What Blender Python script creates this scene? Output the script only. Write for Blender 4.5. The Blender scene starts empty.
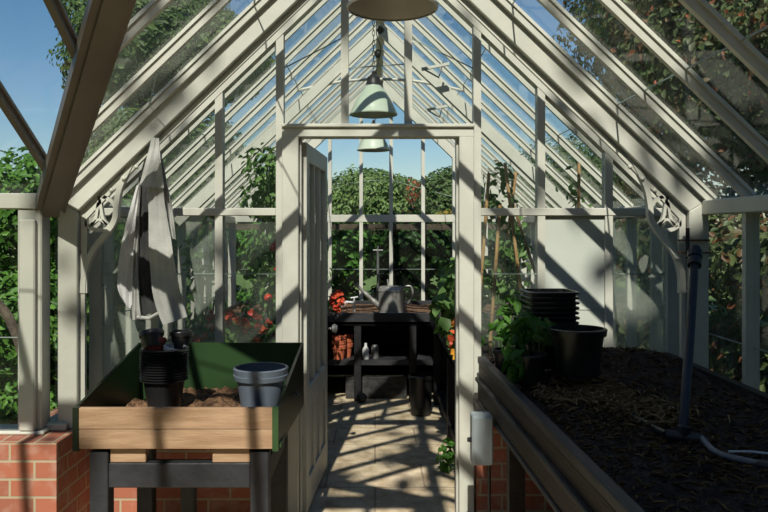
import bpy, bmesh, math, random
import numpy as np
from mathutils import Vector, Matrix, noise as mnoise

random.seed(7)
RNG = np.random.default_rng(11)
SC = bpy.context.scene
COL = SC.collection
OFF = {}

# ------------------------------------------------------------------ materials
def new_mat(name):
    m = bpy.data.materials.new(name); m.use_nodes = True
    nt = m.node_tree; nt.nodes.clear()
    out = nt.nodes.new('ShaderNodeOutputMaterial')
    return m, nt, out

def mat(name, c1, c2=None, rough=.6, scale=6., metal=0., bump=0., bscale=None, detail=5., stretch=(1, 1, 1), spec=.4, lo=.35, hi=.65):
    m, nt, out = new_mat(name)
    p = nt.nodes.new('ShaderNodeBsdfPrincipled')
    p.inputs['Roughness'].default_value = rough
    p.inputs['Metallic'].default_value = metal
    p.inputs['Specular IOR Level'].default_value = spec
    nt.links.new(p.outputs[0], out.inputs[0])
    c2 = c2 or c1
    tc = nt.nodes.new('ShaderNodeTexCoord')
    mp = nt.nodes.new('ShaderNodeMapping'); mp.inputs['Scale'].default_value = stretch
    nt.links.new(tc.outputs['Object'], mp.inputs[0])
    nz = nt.nodes.new('ShaderNodeTexNoise'); nz.inputs['Scale'].default_value = scale; nz.inputs['Detail'].default_value = detail
    nt.links.new(mp.outputs[0], nz.inputs['Vector'])
    cr = nt.nodes.new('ShaderNodeValToRGB')
    cr.color_ramp.elements[0].position = lo; cr.color_ramp.elements[0].color = (*c1, 1)
    cr.color_ramp.elements[1].position = hi; cr.color_ramp.elements[1].color = (*c2, 1)
    nt.links.new(nz.outputs[0], cr.inputs[0]); nt.links.new(cr.outputs[0], p.inputs['Base Color'])
    if bump:
        n2 = nt.nodes.new('ShaderNodeTexNoise'); n2.inputs['Scale'].default_value = bscale or scale * 4; n2.inputs['Detail'].default_value = 6
        nt.links.new(mp.outputs[0], n2.inputs['Vector'])
        b = nt.nodes.new('ShaderNodeBump'); b.inputs['Strength'].default_value = bump; b.inputs['Distance'].default_value = .02
        nt.links.new(n2.outputs[0], b.inputs['Height']); nt.links.new(b.outputs[0], p.inputs['Normal'])
    return m

def leaf_mat(name, cols, trans=.35, rough=.5):
    m, nt, out = new_mat(name)
    g = nt.nodes.new('ShaderNodeNewGeometry')
    cr = nt.nodes.new('ShaderNodeValToRGB'); cr.color_ramp.interpolation = 'LINEAR'
    el = cr.color_ramp.elements
    n = len(cols)
    el[0].position = 0; el[0].color = (*cols[0], 1)
    el[1].position = 1; el[1].color = (*cols[-1], 1)
    for i in range(1, n - 1):
        e = el.new(i / (n - 1)); e.color = (*cols[i], 1)
    nt.links.new(g.outputs['Random Per Island'], cr.inputs[0])
    p = nt.nodes.new('ShaderNodeBsdfPrincipled'); p.inputs['Roughness'].default_value = rough
    p.inputs['Specular IOR Level'].default_value = .35
    nt.links.new(cr.outputs[0], p.inputs['Base Color'])
    t = nt.nodes.new('ShaderNodeBsdfTranslucent'); nt.links.new(cr.outputs[0], t.inputs[0])
    mx = nt.nodes.new('ShaderNodeMixShader'); mx.inputs[0].default_value = trans
    nt.links.new(p.outputs[0], mx.inputs[1]); nt.links.new(t.outputs[0], mx.inputs[2])
    nt.links.new(mx.outputs[0], out.inputs[0])
    return m

def glass_mat(name, dirt_lo, dirt_hi, col=(.55, .6, .5), scale=3., refl=.5):
    m, nt, out = new_mat(name)
    tr = nt.nodes.new('ShaderNodeBsdfTransparent'); tr.inputs[0].default_value = (.97, .985, .975, 1)
    gl = nt.nodes.new('ShaderNodeBsdfGlossy'); gl.inputs['Roughness'].default_value = .015
    fr = nt.nodes.new('ShaderNodeLayerWeight'); fr.inputs['Blend'].default_value = .5
    pw = nt.nodes.new('ShaderNodeMath'); pw.operation = 'POWER'; pw.inputs[1].default_value = 4.5
    nt.links.new(fr.outputs['Facing'], pw.inputs[0])
    mu = nt.nodes.new('ShaderNodeMath'); mu.operation = 'MULTIPLY_ADD'; mu.inputs[1].default_value = refl; mu.inputs[2].default_value = .02
    nt.links.new(pw.outputs[0], mu.inputs[0])
    m1 = nt.nodes.new('ShaderNodeMixShader')
    nt.links.new(mu.outputs[0], m1.inputs[0]); nt.links.new(tr.outputs[0], m1.inputs[1]); nt.links.new(gl.outputs[0], m1.inputs[2])
    df = nt.nodes.new('ShaderNodeBsdfDiffuse'); df.inputs[0].default_value = (*col, 1)
    tl = nt.nodes.new('ShaderNodeBsdfTranslucent'); tl.inputs[0].default_value = (*col, 1)
    dm = nt.nodes.new('ShaderNodeMixShader'); dm.inputs[0].default_value = .5
    nt.links.new(df.outputs[0], dm.inputs[1]); nt.links.new(tl.outputs[0], dm.inputs[2])
    tc = nt.nodes.new('ShaderNodeTexCoord')
    nz = nt.nodes.new('ShaderNodeTexNoise'); nz.inputs['Scale'].default_value = scale; nz.inputs['Detail'].default_value = 5
    nt.links.new(tc.outputs['Object'], nz.inputs['Vector'])
    mr = nt.nodes.new('ShaderNodeMapRange')
    mr.inputs['From Min'].default_value = .35; mr.inputs['From Max'].default_value = .7
    mr.inputs['To Min'].default_value = dirt_lo; mr.inputs['To Max'].default_value = dirt_hi
    nt.links.new(nz.outputs[0], mr.inputs[0])
    m2 = nt.nodes.new('ShaderNodeMixShader')
    nt.links.new(mr.outputs[0], m2.inputs[0]); nt.links.new(m1.outputs[0], m2.inputs[1]); nt.links.new(dm.outputs[0], m2.inputs[2])
    nt.links.new(m2.outputs[0], out.inputs[0])
    return m

def brick_mat(name):
    m, nt, out = new_mat(name)
    p = nt.nodes.new('ShaderNodeBsdfPrincipled'); p.inputs['Roughness'].default_value = .85
    nt.links.new(p.outputs[0], out.inputs[0])
    tc = nt.nodes.new('ShaderNodeTexCoord'); ge = nt.nodes.new('ShaderNodeNewGeometry')
    s = nt.nodes.new('ShaderNodeSeparateXYZ'); nt.links.new(ge.outputs['Position'], s.inputs[0])
    sn = nt.nodes.new('ShaderNodeSeparateXYZ'); nt.links.new(ge.outputs['Normal'], sn.inputs[0])
    ad = nt.nodes.new('ShaderNodeMath'); ad.operation = 'ADD'
    nt.links.new(s.outputs[0], ad.inputs[0]); nt.links.new(s.outputs[1], ad.inputs[1])
    side = nt.nodes.new('ShaderNodeCombineXYZ'); nt.links.new(ad.outputs[0], side.inputs[0]); nt.links.new(s.outputs[2], side.inputs[1])
    top = nt.nodes.new('ShaderNodeCombineXYZ'); nt.links.new(s.outputs[1], top.inputs[0]); nt.links.new(s.outputs[0], top.inputs[1])
    gt = nt.nodes.new('ShaderNodeMath'); gt.operation = 'GREATER_THAN'; gt.inputs[1].default_value = .6
    nt.links.new(sn.outputs[2], gt.inputs[0])
    mv = nt.nodes.new('ShaderNodeMix'); mv.data_type = 'VECTOR'
    nt.links.new(gt.outputs[0], mv.inputs[0]); nt.links.new(side.outputs[0], mv.inputs[4]); nt.links.new(top.outputs[0], mv.inputs[5])
    mo = nt.nodes.new('ShaderNodeVectorMath'); mo.operation = 'ADD'; mo.inputs[1].default_value = (-.05, -.005, 0)
    nt.links.new(mv.outputs[1], mo.inputs[0])
    b = nt.nodes.new('ShaderNodeTexBrick')
    b.inputs['Scale'].default_value = 1.
    b.inputs['Brick Width'].default_value = .225; b.inputs['Row Height'].default_value = .082
    b.inputs['Mortar Size'].default_value = .006; b.inputs['Mortar Smooth'].default_value = .2
    b.inputs['Color1'].default_value = (.44, .14, .075, 1); b.inputs['Color2'].default_value = (.33, .11, .065, 1)
    b.inputs['Mortar'].default_value = (.42, .34, .22, 1)
    nt.links.new(mo.outputs[0], b.inputs['Vector'])
    nz = nt.nodes.new('ShaderNodeTexNoise'); nz.inputs['Scale'].default_value = 14; nz.inputs['Detail'].default_value = 8
    nt.links.new(ge.outputs['Position'], nz.inputs['Vector'])
    mr = nt.nodes.new('ShaderNodeMapRange'); mr.inputs['From Min'].default_value = .5; mr.inputs['From Max'].default_value = .75; mr.inputs['To Max'].default_value = .45
    nt.links.new(nz.outputs[0], mr.inputs[0])
    mc = nt.nodes.new('ShaderNodeMix'); mc.data_type = 'RGBA'; mc.inputs[7].default_value = (.50, .36, .29, 1)
    nt.links.new(mr.outputs[0], mc.inputs[0]); nt.links.new(b.outputs['Color'], mc.inputs[6])
    nt.links.new(mc.outputs[2], p.inputs['Base Color'])
    bp = nt.nodes.new('ShaderNodeBump'); bp.inputs['Strength'].default_value = .6; bp.inputs['Distance'].default_value = .006; bp.invert = True
    nt.links.new(b.outputs['Fac'], bp.inputs['Height']); nt.links.new(bp.outputs[0], p.inputs['Normal'])
    return m

def floor_mat():
    m, nt, out = new_mat('paving')
    p = nt.nodes.new('ShaderNodeBsdfPrincipled'); p.inputs['Roughness'].default_value = .8
    nt.links.new(p.outputs[0], out.inputs[0])
    tc = nt.nodes.new('ShaderNodeTexCoord')
    b = nt.nodes.new('ShaderNodeTexBrick'); b.inputs['Scale'].default_value = 1
    b.inputs['Brick Width'].default_value = .6; b.inputs['Row Height'].default_value = .45; b.inputs['Mortar Size'].default_value = .007
    b.inputs['Color1'].default_value = (.72, .60, .41, 1); b.inputs['Color2'].default_value = (.64, .53, .37, 1); b.inputs['Mortar'].default_value = (.40, .32, .22, 1)
    nt.links.new(tc.outputs['Object'], b.inputs['Vector'])
    nz = nt.nodes.new('ShaderNodeTexNoise'); nz.inputs['Scale'].default_value = 7; nz.inputs['Detail'].default_value = 9; nz.inputs['Roughness'].default_value = .65
    nt.links.new(tc.outputs['Object'], nz.inputs['Vector'])
    cr = nt.nodes.new('ShaderNodeValToRGB')
    cr.color_ramp.elements[0].position = .35; cr.color_ramp.elements[0].color = (.5, .43, .35, 1)
    cr.color_ramp.elements[1].position = .62; cr.color_ramp.elements[1].color = (1, 1, 1, 1)
    nt.links.new(nz.outputs[0], cr.inputs[0])
    mx = nt.nodes.new('ShaderNodeMix'); mx.data_type = 'RGBA'; mx.blend_type = 'MULTIPLY'; mx.inputs[0].default_value = .9
    nt.links.new(b.outputs['Color'], mx.inputs[6]); nt.links.new(cr.outputs[0], mx.inputs[7])
    nt.links.new(mx.outputs[2], p.inputs['Base Color'])
    bp = nt.nodes.new('ShaderNodeBump'); bp.inputs['Strength'].default_value = .25; bp.inputs['Distance'].default_value = .01
    nt.links.new(nz.outputs[0], bp.inputs['Height']); nt.links.new(bp.outputs[0], p.inputs['Normal'])
    return m

M = {}
M['cream'] = mat('cream_paint', (.53, .525, .445), (.61, .60, .515), .45, 5., bump=.04, bscale=30)
M['frame_dark'] = mat('dark_taupe', (.13, .11, .09), (.16, .135, .11), .45, 5.)
M['panel'] = mat('pale_board', (.50, .53, .46), (.58, .60, .53), .7, 3.)
M['glass'] = glass_mat('clear_glass', .004, .022, (.55, .6, .48))
M['roof_glass'] = glass_mat('weathered_roof_glass', .012, .03, (.50, .56, .44), 2.2)
M['left_roof_glass'] = glass_mat('algae_roof_glass', .04, .12, (.40, .45, .34), 2.2)
M['dirty_glass'] = glass_mat('algae_film_glass', .03, .10, (.62, .68, .58), 2.4)
M['algae_glass'] = glass_mat('heavy_algae_glass', .20, .38, (.62, .68, .58), 2.4)
M['glass_edge'] = mat('glass_edge', (.30, .36, .31), (.22, .28, .24), .4)
M['brick'] = brick_mat('red_brick')
M['paving'] = floor_mat()
M['soil'] = mat('soil', (.012, .007, .005), (.045, .026, .015), .95, 28., bump=.9, bscale=60)
M['compost'] = mat('brown_compost', (.08, .04, .02), (.24, .13, .065), .95, 40., bump=1., bscale=80)
M['straw'] = leaf_mat('dry_straw', [(.05, .03, .015), (.12, .07, .03), (.26, .16, .06), (.03, .018, .01)], .1, .8)
M['grass'] = mat('lawn', (.06, .11, .02), (.14, .20, .05), .9, 9., bump=.5)
M['wood'] = mat('scaffold_wood', (.30, .18, .10), (.42, .27, .16), .75, 4., bump=.15, stretch=(1.2, 5, 8))
M['black_wood'] = mat('black_stained_wood', (.006, .006, .007), (.016, .016, .017), .5, 6., bump=.25, stretch=(1, 1, 1))
M['grey_black_wood'] = mat('worn_black_wood', (.012, .012, .014), (.035, .035, .039), .55, 5., bump=.3, stretch=(1, 1, 1))
M['bed_wood'] = mat('dark_weathered_board', (.008, .005, .004), (.022, .014, .009), .55, 7., bump=.3, stretch=(4, .5, 6))
M['bed_rail'] = mat('grey_weathered_rail', (.022, .021, .020), (.055, .052, .05), .55, 6., bump=.2, stretch=(4, .4, 4))
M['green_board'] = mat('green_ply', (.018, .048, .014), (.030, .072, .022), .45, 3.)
M['green_shaded'] = mat('shaded_green_ply', (.007, .012, .006), (.012, .018, .009), .35, 4.)  # green of the tray with its shade put into the colour
M['black_plastic'] = mat('black_plastic', (.011, .011, .0115), (.018, .018, .019), .32, 4., spec=.5)
M['grey_plastic'] = mat('blue_grey_plastic', (.10, .125, .155), (.13, .155, .19), .42, 4.)
M['red_plastic'] = mat('dark_red_plastic', (.15, .018, .012), (.22, .03, .02), .45)
M['white_plastic'] = mat('white_plastic', (.62, .62, .60), None, .45)
M['box_white'] = mat('switch_box_grey', (.36, .41, .42), (.42, .46, .47), .4)
M['cloth'] = mat('grey_cloth', (.40, .40, .365), (.50, .49, .45), .95, 14., bump=.25, bscale=160)
M['cloth_shade'] = mat('shaded_slit_cloth', (.035, .035, .035), (.055, .055, .052), .95, 14., bump=.2, bscale=120)  # shade of the jacket opening as a cloth colour
M['cloth_white'] = mat('white_lining', (.62, .61, .60), (.70, .69, .68), .95, 14., bump=.15, bscale=120)
M['enamel'] = mat('green_enamel', (.42, .50, .38), (.50, .57, .45), .3, 4.)
M['enamel_grey'] = mat('taupe_enamel', (.46, .42, .385), (.52, .48, .44), .35, 4.)
M['black_metal'] = mat('black_metal', (.012, .012, .013), (.025, .024, .023), .45, 8.)
M['steel'] = mat('grey_steel', (.20, .20, .195), (.30, .30, .29), .5, 12., metal=.7)
M['zinc'] = mat('galvanised_zinc', (.24, .235, .215), (.36, .35, .32), .5, 14., metal=.5)
M['pipe'] = mat('blue_black_pipe', (.010, .011, .016), (.020, .022, .029), .45, 8.)
M['hose_grey'] = mat('hose_grey', (.10, .105, .115), (.16, .165, .175), .45)
M['rust'] = mat('rusty_hinge', (.16, .06, .02), (.28, .12, .05), .7, 60.)
M['terracotta'] = mat('terracotta', (.42, .10, .045), (.56, .16, .07), .8, 12.)
M['bamboo'] = mat('bamboo', (.42, .24, .10), (.56, .36, .17), .55, 12., stretch=(3, 3, .6))
M['bark'] = mat('bark', (.05, .038, .026), (.11, .085, .06), .9, 9., bump=.5)
M['stem'] = mat('green_stem', (.10, .17, .05), (.16, .24, .08), .6)
M['tomato'] = mat('ripe_tomato', (.60, .035, .02), (.68, .08, .03), .25, 6.)
M['red_petal'] = leaf_mat('red_petal', [(.72, .05, .025), (.85, .16, .06), (.65, .04, .03)], .25)
M['orange_petal'] = leaf_mat('orange_petal', [(.75, .28, .03), (.8, .45, .05), (.7, .2, .05)], .25)
M['white_petal'] = leaf_mat('white_petal', [(.75, .72, .68), (.8, .6, .55)], .25)
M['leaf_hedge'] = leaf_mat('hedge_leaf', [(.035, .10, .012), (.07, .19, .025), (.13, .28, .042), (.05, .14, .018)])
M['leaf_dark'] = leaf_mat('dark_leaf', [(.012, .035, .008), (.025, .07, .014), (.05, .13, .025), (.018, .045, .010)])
M['leaf_tree'] = leaf_mat('tree_leaf', [(.05, .10, .03), (.085, .15, .042), (.13, .20, .06), (.065, .12, .035)])
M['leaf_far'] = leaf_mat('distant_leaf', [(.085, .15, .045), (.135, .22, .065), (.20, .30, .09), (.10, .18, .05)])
M['leaf_right'] = leaf_mat('shade_leaf', [(.055, .085, .028), (.09, .13, .045), (.15, .19, .07), (.08, .11, .045), (.20, .07, .03)])
M['leaf_yellow'] = leaf_mat('yellow_leaf', [(.30, .26, .04), (.38, .24, .03), (.16, .20, .04), (.10, .16, .03)])
M['leaf_red'] = leaf_mat('russet_leaf', [(.30, .07, .03), (.40, .12, .05), (.22, .06, .03)])
M['leaf_plant'] = leaf_mat('plant_leaf', [(.05, .15, .02), (.09, .23, .035), (.14, .31, .06)])
M['leaf_tomato'] = leaf_mat('tomato_leaf', [(.09, .18, .045), (.15, .28, .07), (.22, .36, .11)])
M['leaf_pepper'] = leaf_mat('lush_leaf', [(.03, .12, .012), (.05, .17, .02), (.022, .08, .012)])

# ------------------------------------------------------------------ builder
class B:
    def __init__(s): s.v = []; s.f = []; s.mi = []; s.cur = 0
    def add(s, vs, fs):
        o = len(s.v); s.v += [tuple(v) for v in vs]
        for f in fs: s.f.append(tuple(i + o for i in f)); s.mi.append(s.cur)
        return s
    def box(s, x0, x1, y0, y1, z0, z1):
        return s.add([(x0, y0, z0), (x1, y0, z0), (x1, y1, z0), (x0, y1, z0), (x0, y0, z1), (x1, y0, z1), (x1, y1, z1), (x0, y1, z1)],
                     [(0, 3, 2, 1), (4, 5, 6, 7), (0, 1, 5, 4), (1, 2, 6, 5), (2, 3, 7, 6), (3, 0, 4, 7)])
    def hexa(s, pts):   # 8 corner points ordered like box()
        return s.add(pts, [(0, 3, 2, 1), (4, 5, 6, 7), (0, 1, 5, 4), (1, 2, 6, 5), (2, 3, 7, 6), (3, 0, 4, 7)])
    def bar(s, p, q, w, h, up=(0, 0, 1), sh=0.):
        # rectangular bar; w across, h along up; sh shifts the section along up
        p = Vector(p); q = Vector(q); a = (q - p).normalized(); up = Vector(up)
        sd = a.cross(up).normalized(); u = sd.cross(a).normalized()
        vs = []
        for e in (p, q):
            for (i, j) in ((-1, -1), (1, -1), (1, 1), (-1, 1)):
                vs.append(e + sd * (i * w / 2) + u * (j * h / 2 + sh))
        return s.add(vs, [(0, 1, 2, 3), (7, 6, 5, 4), (0, 4, 5, 1), (1, 5, 6, 2), (2, 6, 7, 3), (3, 7, 4, 0)])
    def tube(s, pts, r, seg=10, cap=True):
        pts = [Vector(p) for p in pts]; n = len(pts)
        rs = r if isinstance(r, (list, tuple)) else [r] * n
        t0 = (pts[1] - pts[0]).normalized()
        ref = Vector((0, 0, 1)) if abs(t0.z) < .9 else Vector((1, 0, 0))
        nrm = t0.cross(ref).normalized(); vs = []
        for i in range(n):
            t = (pts[min(i + 1, n - 1)] - pts[max(i - 1, 0)]).normalized()
            nrm = (nrm - t * nrm.dot(t)).normalized(); b = t.cross(nrm)
            for k in range(seg):
                a = 2 * math.pi * k / seg
                vs.append(pts[i] + (nrm * math.cos(a) + b * math.sin(a)) * rs[i])
        fs = []
        for i in range(n - 1):
            for k in range(seg):
                k2 = (k + 1) % seg
                fs.append((i * seg + k, i * seg + k2, (i + 1) * seg + k2, (i + 1) * seg + k))
        if cap:
            fs.append(tuple(range(seg - 1, -1, -1))); fs.append(tuple((n - 1) * seg + k for k in range(seg)))
        return s.add(vs, fs)
    def lathe(s, prof, c=(0, 0, 0), seg=32, sq=0.):
        vs = []; n = len(prof)
        for (r, z) in prof:
            for k in range(seg):
                a = 2 * math.pi * k / seg; ca, sa = math.cos(a), math.sin(a)
                if sq:   # rounded-square section
                    m = (abs(ca) ** sq + abs(sa) ** sq) ** (-1 / sq); ca *= m; sa *= m
                vs.append((c[0] + r * ca, c[1] + r * sa, c[2] + z))
        fs = []
        for i in range(n - 1):
            for k in range(seg):
                k2 = (k + 1) % seg
                fs.append((i * seg + k, i * seg + k2, (i + 1) * seg + k2, (i + 1) * seg + k))
        if prof[0][0] > 1e-6: fs.append(tuple(range(seg - 1, -1, -1)))
        if prof[-1][0] > 1e-6 and False: fs.append(tuple((n - 1) * seg + k for k in range(seg)))
        return s.add(vs, fs)
    def ball(s, c, r, seg=10, sz=1.):
        prof = [(max(1e-4, r * math.sin(math.pi * i / seg)), -r * sz * math.cos(math.pi * i / seg)) for i in range(seg + 1)]
        return s.lathe(prof, c, seg + 4)
    def prism(s, outline, y0, y1):   # outline in (x,z), extruded along y
        n = len(outline)
        vs = [(x, y0, z) for x, z in outline] + [(x, y1, z) for x, z in outline]
        fs = [tuple(range(n)), tuple(range(2 * n - 1, n - 1, -1))] + [(i, i + n, (i + 1) % n + n, (i + 1) % n) for i in range(n)]
        return s.add(vs, fs)
    def build(s, name, m, parent=None, loc=None, smooth=False, bevel=0., rot=None):
        off = Vector((0, 0, 0))
        if parent is not None: off = Vector(OFF.get(parent.name, (0, 0, 0)))
        me = bpy.data.meshes.new(name)
        me.from_pydata([tuple(Vector(v) - off) for v in s.v], [], s.f); 
        mats = m if isinstance(m, list) else [m]
        for k in mats: me.materials.append(M[k] if isinstance(k, str) else k)
        if len(mats) > 1: me.polygons.foreach_set('material_index', s.mi)
        bm = bmesh.new(); bm.from_mesh(me)
        bmesh.ops.recalc_face_normals(bm, faces=bm.faces)
        if bevel:
            bmesh.ops.bevel(bm, geom=bm.edges[:], offset=bevel, segments=1, affect='EDGES', profile=.5)
        bm.to_mesh(me); bm.free()
        if smooth:
            me.polygons.foreach_set('use_smooth', [True] * len(me.polygons))
            try: me.set_sharp_from_angle(angle=math.radians(40))
            except Exception: pass
        me.update()
        o = bpy.data.objects.new(name, me); COL.objects.link(o)
        if loc is not None: o.location = loc
        if rot is not None: o.rotation_euler = rot
        if parent is not None:
            o.parent = parent
            OFF[o.name] = tuple(off)
        return o

def tag(o, label, cat, group=None, kind=None):
    o['label'] = label; o['category'] = cat
    if group: o['group'] = group
    if kind: o['kind'] = kind
    return o

def thing(name, label, cat, loc=(0, 0, 0), rot=0., group=None, kind=None, world=False):
    o = bpy.data.objects.new(name, None); COL.objects.link(o)
    o.empty_display_size = .05
    o.location = loc; o.rotation_euler = (0, 0, rot)
    tag(o, label, cat, group, kind)
    OFF[o.name] = tuple(loc) if world else (0, 0, 0)     # world: children given in world coordinates
    return o

def dup(root, loc, rot=(0, 0, 0), label=None, group=None, scale=None):
    c = root.copy(); COL.objects.link(c); c.location = loc; c.rotation_euler = rot
    if scale: c.scale = (scale,) * 3
    if label: c['label'] = label
    if group: c['group'] = group
    for ch in list(root.children):
        d = ch.copy(); COL.objects.link(d); d.parent = c
        for g in list(ch.children):
            e = g.copy(); COL.objects.link(e); e.parent = d
    return c

# ------------------------------------------------------------------ leaves
def leaf_mesh(name, P, N, size, m, parent=None, aspect=.55, droop=.35, flat=.6, jitter=.35):
    n = len(P); off = np.array(OFF.get(parent.name, (0, 0, 0))) if parent else np.zeros(3)
    P = P - off
    N = N + RNG.normal(0, jitter, (n, 3)); N /= np.linalg.norm(N, axis=1)[:, None] + 1e-9
    T = RNG.normal(0, 1, (n, 3)); T[:, 2] -= droop * 2
    T -= N * (T * N).sum(1)[:, None]; T /= np.linalg.norm(T, axis=1)[:, None] + 1e-9
    S = np.cross(N, T)
    L = (size * RNG.uniform(.65, 1.3, n))[:, None]
    W = L * aspect * .5
    v = np.empty((n, 6, 3))
    v[:, 0] = P - T * L * .5
    v[:, 1] = P - T * L * .08 + S * W + N * L * .10
    v[:, 2] = P + T * L * .25 + S * W * .7 + N * L * .05
    v[:, 3] = P + T * L * .5 - N * L * .12
    v[:, 4] = P + T * L * .25 - S * W * .7 + N * L * .05
    v[:, 5] = P - T * L * .08 - S * W + N * L * .10
    me = bpy.data.meshes.new(name)
    me.vertices.add(n * 6); me.vertices.foreach_set('co', v.reshape(-1).astype(np.float32))
    idx = (np.array([0, 1, 2, 3, 0, 3, 4, 5])[None] + np.arange(n)[:, None] * 6).reshape(-1)
    me.loops.add(n * 8); me.loops.foreach_set('vertex_index', idx.astype(np.int32))
    me.polygons.add(n * 2)
    me.polygons.foreach_set('loop_start', (np.arange(n * 2) * 4).astype(np.int32))
    me.materials.append(M[m]); me.update(calc_edges=True); me.validate()
    o = bpy.data.objects.new(name, me); COL.objects.link(o)
    if parent: o.parent = parent; OFF[o.name] = tuple(off)
    return o

def blob_points(blobs, n, inner=.6):
    A = np.array([b[3] * b[4] + b[4] * b[5] + b[3] * b[5] for b in blobs]); A = A / A.sum()
    k = RNG.choice(len(blobs), n, p=A)
    bl = np.array(blobs)[k]
    d = RNG.normal(0, 1, (n, 3)); d /= np.linalg.norm(d, axis=1)[:, None]
    r = inner + (1.06 - inner) * RNG.uniform(0, 1, n) ** .5
    ph = np.sin(d[:, 0] * 6 + bl[:, 0] * 3) * np.sin(d[:, 1] * 7 + bl[:, 1]) * np.sin(d[:, 2] * 6 + bl[:, 2] * 2)
    r = r * (1 + .16 * ph)
    P = bl[:, :3] + d * r[:, None] * bl[:, 3:6]
    N = d + np.array([0, 0, .35])
    return P, N

def tree(name, label, cat, base, blobs, n, size, m, trunk_r=.12, group=None, extra=None):
    t = thing(name, label, cat, base, world=True, group=group)
    P, N = blob_points(blobs, n)
    P = P[P[:, 2] > .02] if True else P
    N = N[:len(P)]
    leaf_mesh('foliage', P, N, size, m, t)
    b = B()
    top = max(bl[2] for bl in blobs)
    b.tube([base, (base[0] + .05, base[1], base[2] + (top - base[2]) * .5), (base[0], base[1] + .05, top)], [trunk_r, trunk_r * .75, trunk_r * .3], 8)
    b.build('trunk', 'bark', t, smooth=True)
    for bl in blobs[:6]:
        b = B(); z0 = base[2] + (bl[2] - base[2]) * .55
        b.tube([(base[0], base[1], z0), ((base[0] + bl[0]) / 2, (base[1] + bl[1]) / 2, z0 * .5 + bl[2] * .5 + .05), bl[:3]], [trunk_r * .4, trunk_r * .3, trunk_r * .12], 6)
        b.build('branch', 'bark', t, smooth=True)
    if extra:
        for (nm, nn, sz, mm, bls) in extra:
            P, N = blob_points(bls, nn); leaf_mesh(nm, P, N, sz, mm, t)
    return t

# ------------------------------------------------------------------ dimensions
X0 = .04          # centre line of the house
W = 1.6           # half width to glass
EZ = 1.70         # eave height
PT = .96          # roof pitch (rise per run)
YP = 3.95         # partition
YG = 8.1          # far gable
YT = 3.68         # bracket truss
YC = 3.60         # corner with the porch
KV = 1.6          # porch: run per unit rise step of valley
SP = .42
def zr(x): return EZ + (W - abs(x - X0)) * PT
RIDGE = EZ + W * PT
UR = Vector((PT, 0, 1)).normalized(); UL = Vector((-PT, 0, 1)).normalized()

# ------------------------------------------------------------------ ground + floor
b = B(); b.box(-40, 40, -20, 60, -.25, -.06)
g = tag(b.build('floor_outside', 'grass', None), 'mown green lawn around the glasshouse', 'ground', kind='structure'); g.name = 'floor_outside'
b = B(); b.box(X0 - 1.75, X0 + 1.75, -1.5, YG + .1, -.12, 0)
tag(b.build('floor', 'paving', None), 'worn beige paving of the aisle beyond the door', 'floor', kind='structure')

# ------------------------------------------------------------------ helpers for glazing
def pane_quad(b, p0, p1, p2, p3, th=.004):
    p0, p1, p2, p3 = map(Vector, (p0, p1, p2, p3))
    n = (p1 - p0).cross(p3 - p0).normalized() * th / 2
    b.hexa([p0 - n, p1 - n, p2 - n, p3 - n, p0 + n, p1 + n, p2 + n, p3 + n])

def glass_strip(parent, a0, a1, b0, b1, m, cuts=(), name='glass_pane'):
    # strip between rails a (a0->a1) and b (b0->b1); cuts = fractions where two sheets lap
    a0, a1, b0, b1 = map(Vector, (a0, a1, b0, b1)); bb = B()
    pane_quad(bb, a0, b0, b1, a1)
    bb.cur = 1
    for c in cuts:
        p = a0.lerp(a1, c); q = b0.lerp(b1, c); ax = (a1 - a0).normalized()
        nn = (b0 - a0).cross(a1 - a0).normalized()
        bb.bar(p, q, .005, .007, nn)
    bb.build(name, [m, 'glass_edge'], parent)

def glazing_bar(parent, p, q, up, name='glazing_bar', m='cream', w=.046, web=.026, dep=.032):
    b = B(); b.bar(p, q, w, .014, up, .006); b.bar(p, q, web, dep, up, -dep / 2)
    b.build(name, m, parent)

# ------------------------------------------------------------------ walls
def side_wall(name, sgn, ys, y0, y1, label, brick_y0, skip=0):
    xg = X0 + sgn * W
    r = thing(name, label, 'wall', (xg, (y0 + y1) / 2, 0), kind='structure', world=True)
    b = B(); b.box(min(X0 + sgn * 1.49, X0 + sgn * 1.78), max(X0 + sgn * 1.49, X0 + sgn * 1.78), brick_y0, y1, -.05, .58)
    b.build('brick_base', 'brick', r)
    b = B(); b.box(xg - .07, xg + .07, y0, y1, .58, .615); b.build('sill', 'cream', r, bevel=.006)
    b = B(); b.box(xg - .05, xg + .05, y0, y1, EZ - .075, EZ - .005); b.build('eave_beam', 'cream', r, bevel=.005)
    for y in ys[skip:]:
        b = B(); b.box(xg - .03, xg + .03, y - .017, y + .017, .615, EZ - .07)
        b.build('post', 'cream', r)
    for k in range(len(ys) - 1):
        y2, y3 = ys[k] + .022, ys[k + 1] - .022
        glass_strip(r, (xg, y2, .615), (xg, y2, EZ - .07), (xg, y3, .615), (xg, y3, EZ - .07), 'glass', (.42,))
    return r
ysl = [YC + .02, 3.95, 4.36, 4.78, 5.2, 5.62, 6.04, 6.46, 6.88, 7.3, 7.72, YG]
wl = side_wall('wall_left', -1, ysl, YC, YG, 'left brick dwarf wall carrying cream framed glazing', 3.66, 1)
ysr = [.3, .74, 1.16, 1.58, 2.0, 2.42, 2.84, 3.26, 3.95, 4.36, 4.78, 5.2, 5.62, 6.04, 6.46, 6.88, 7.3, 7.72, YG]
wr = side_wall('wall_right', 1, ysr, .3, YG, 'right dwarf wall and tall glazing beside the soil bed', .3)

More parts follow.
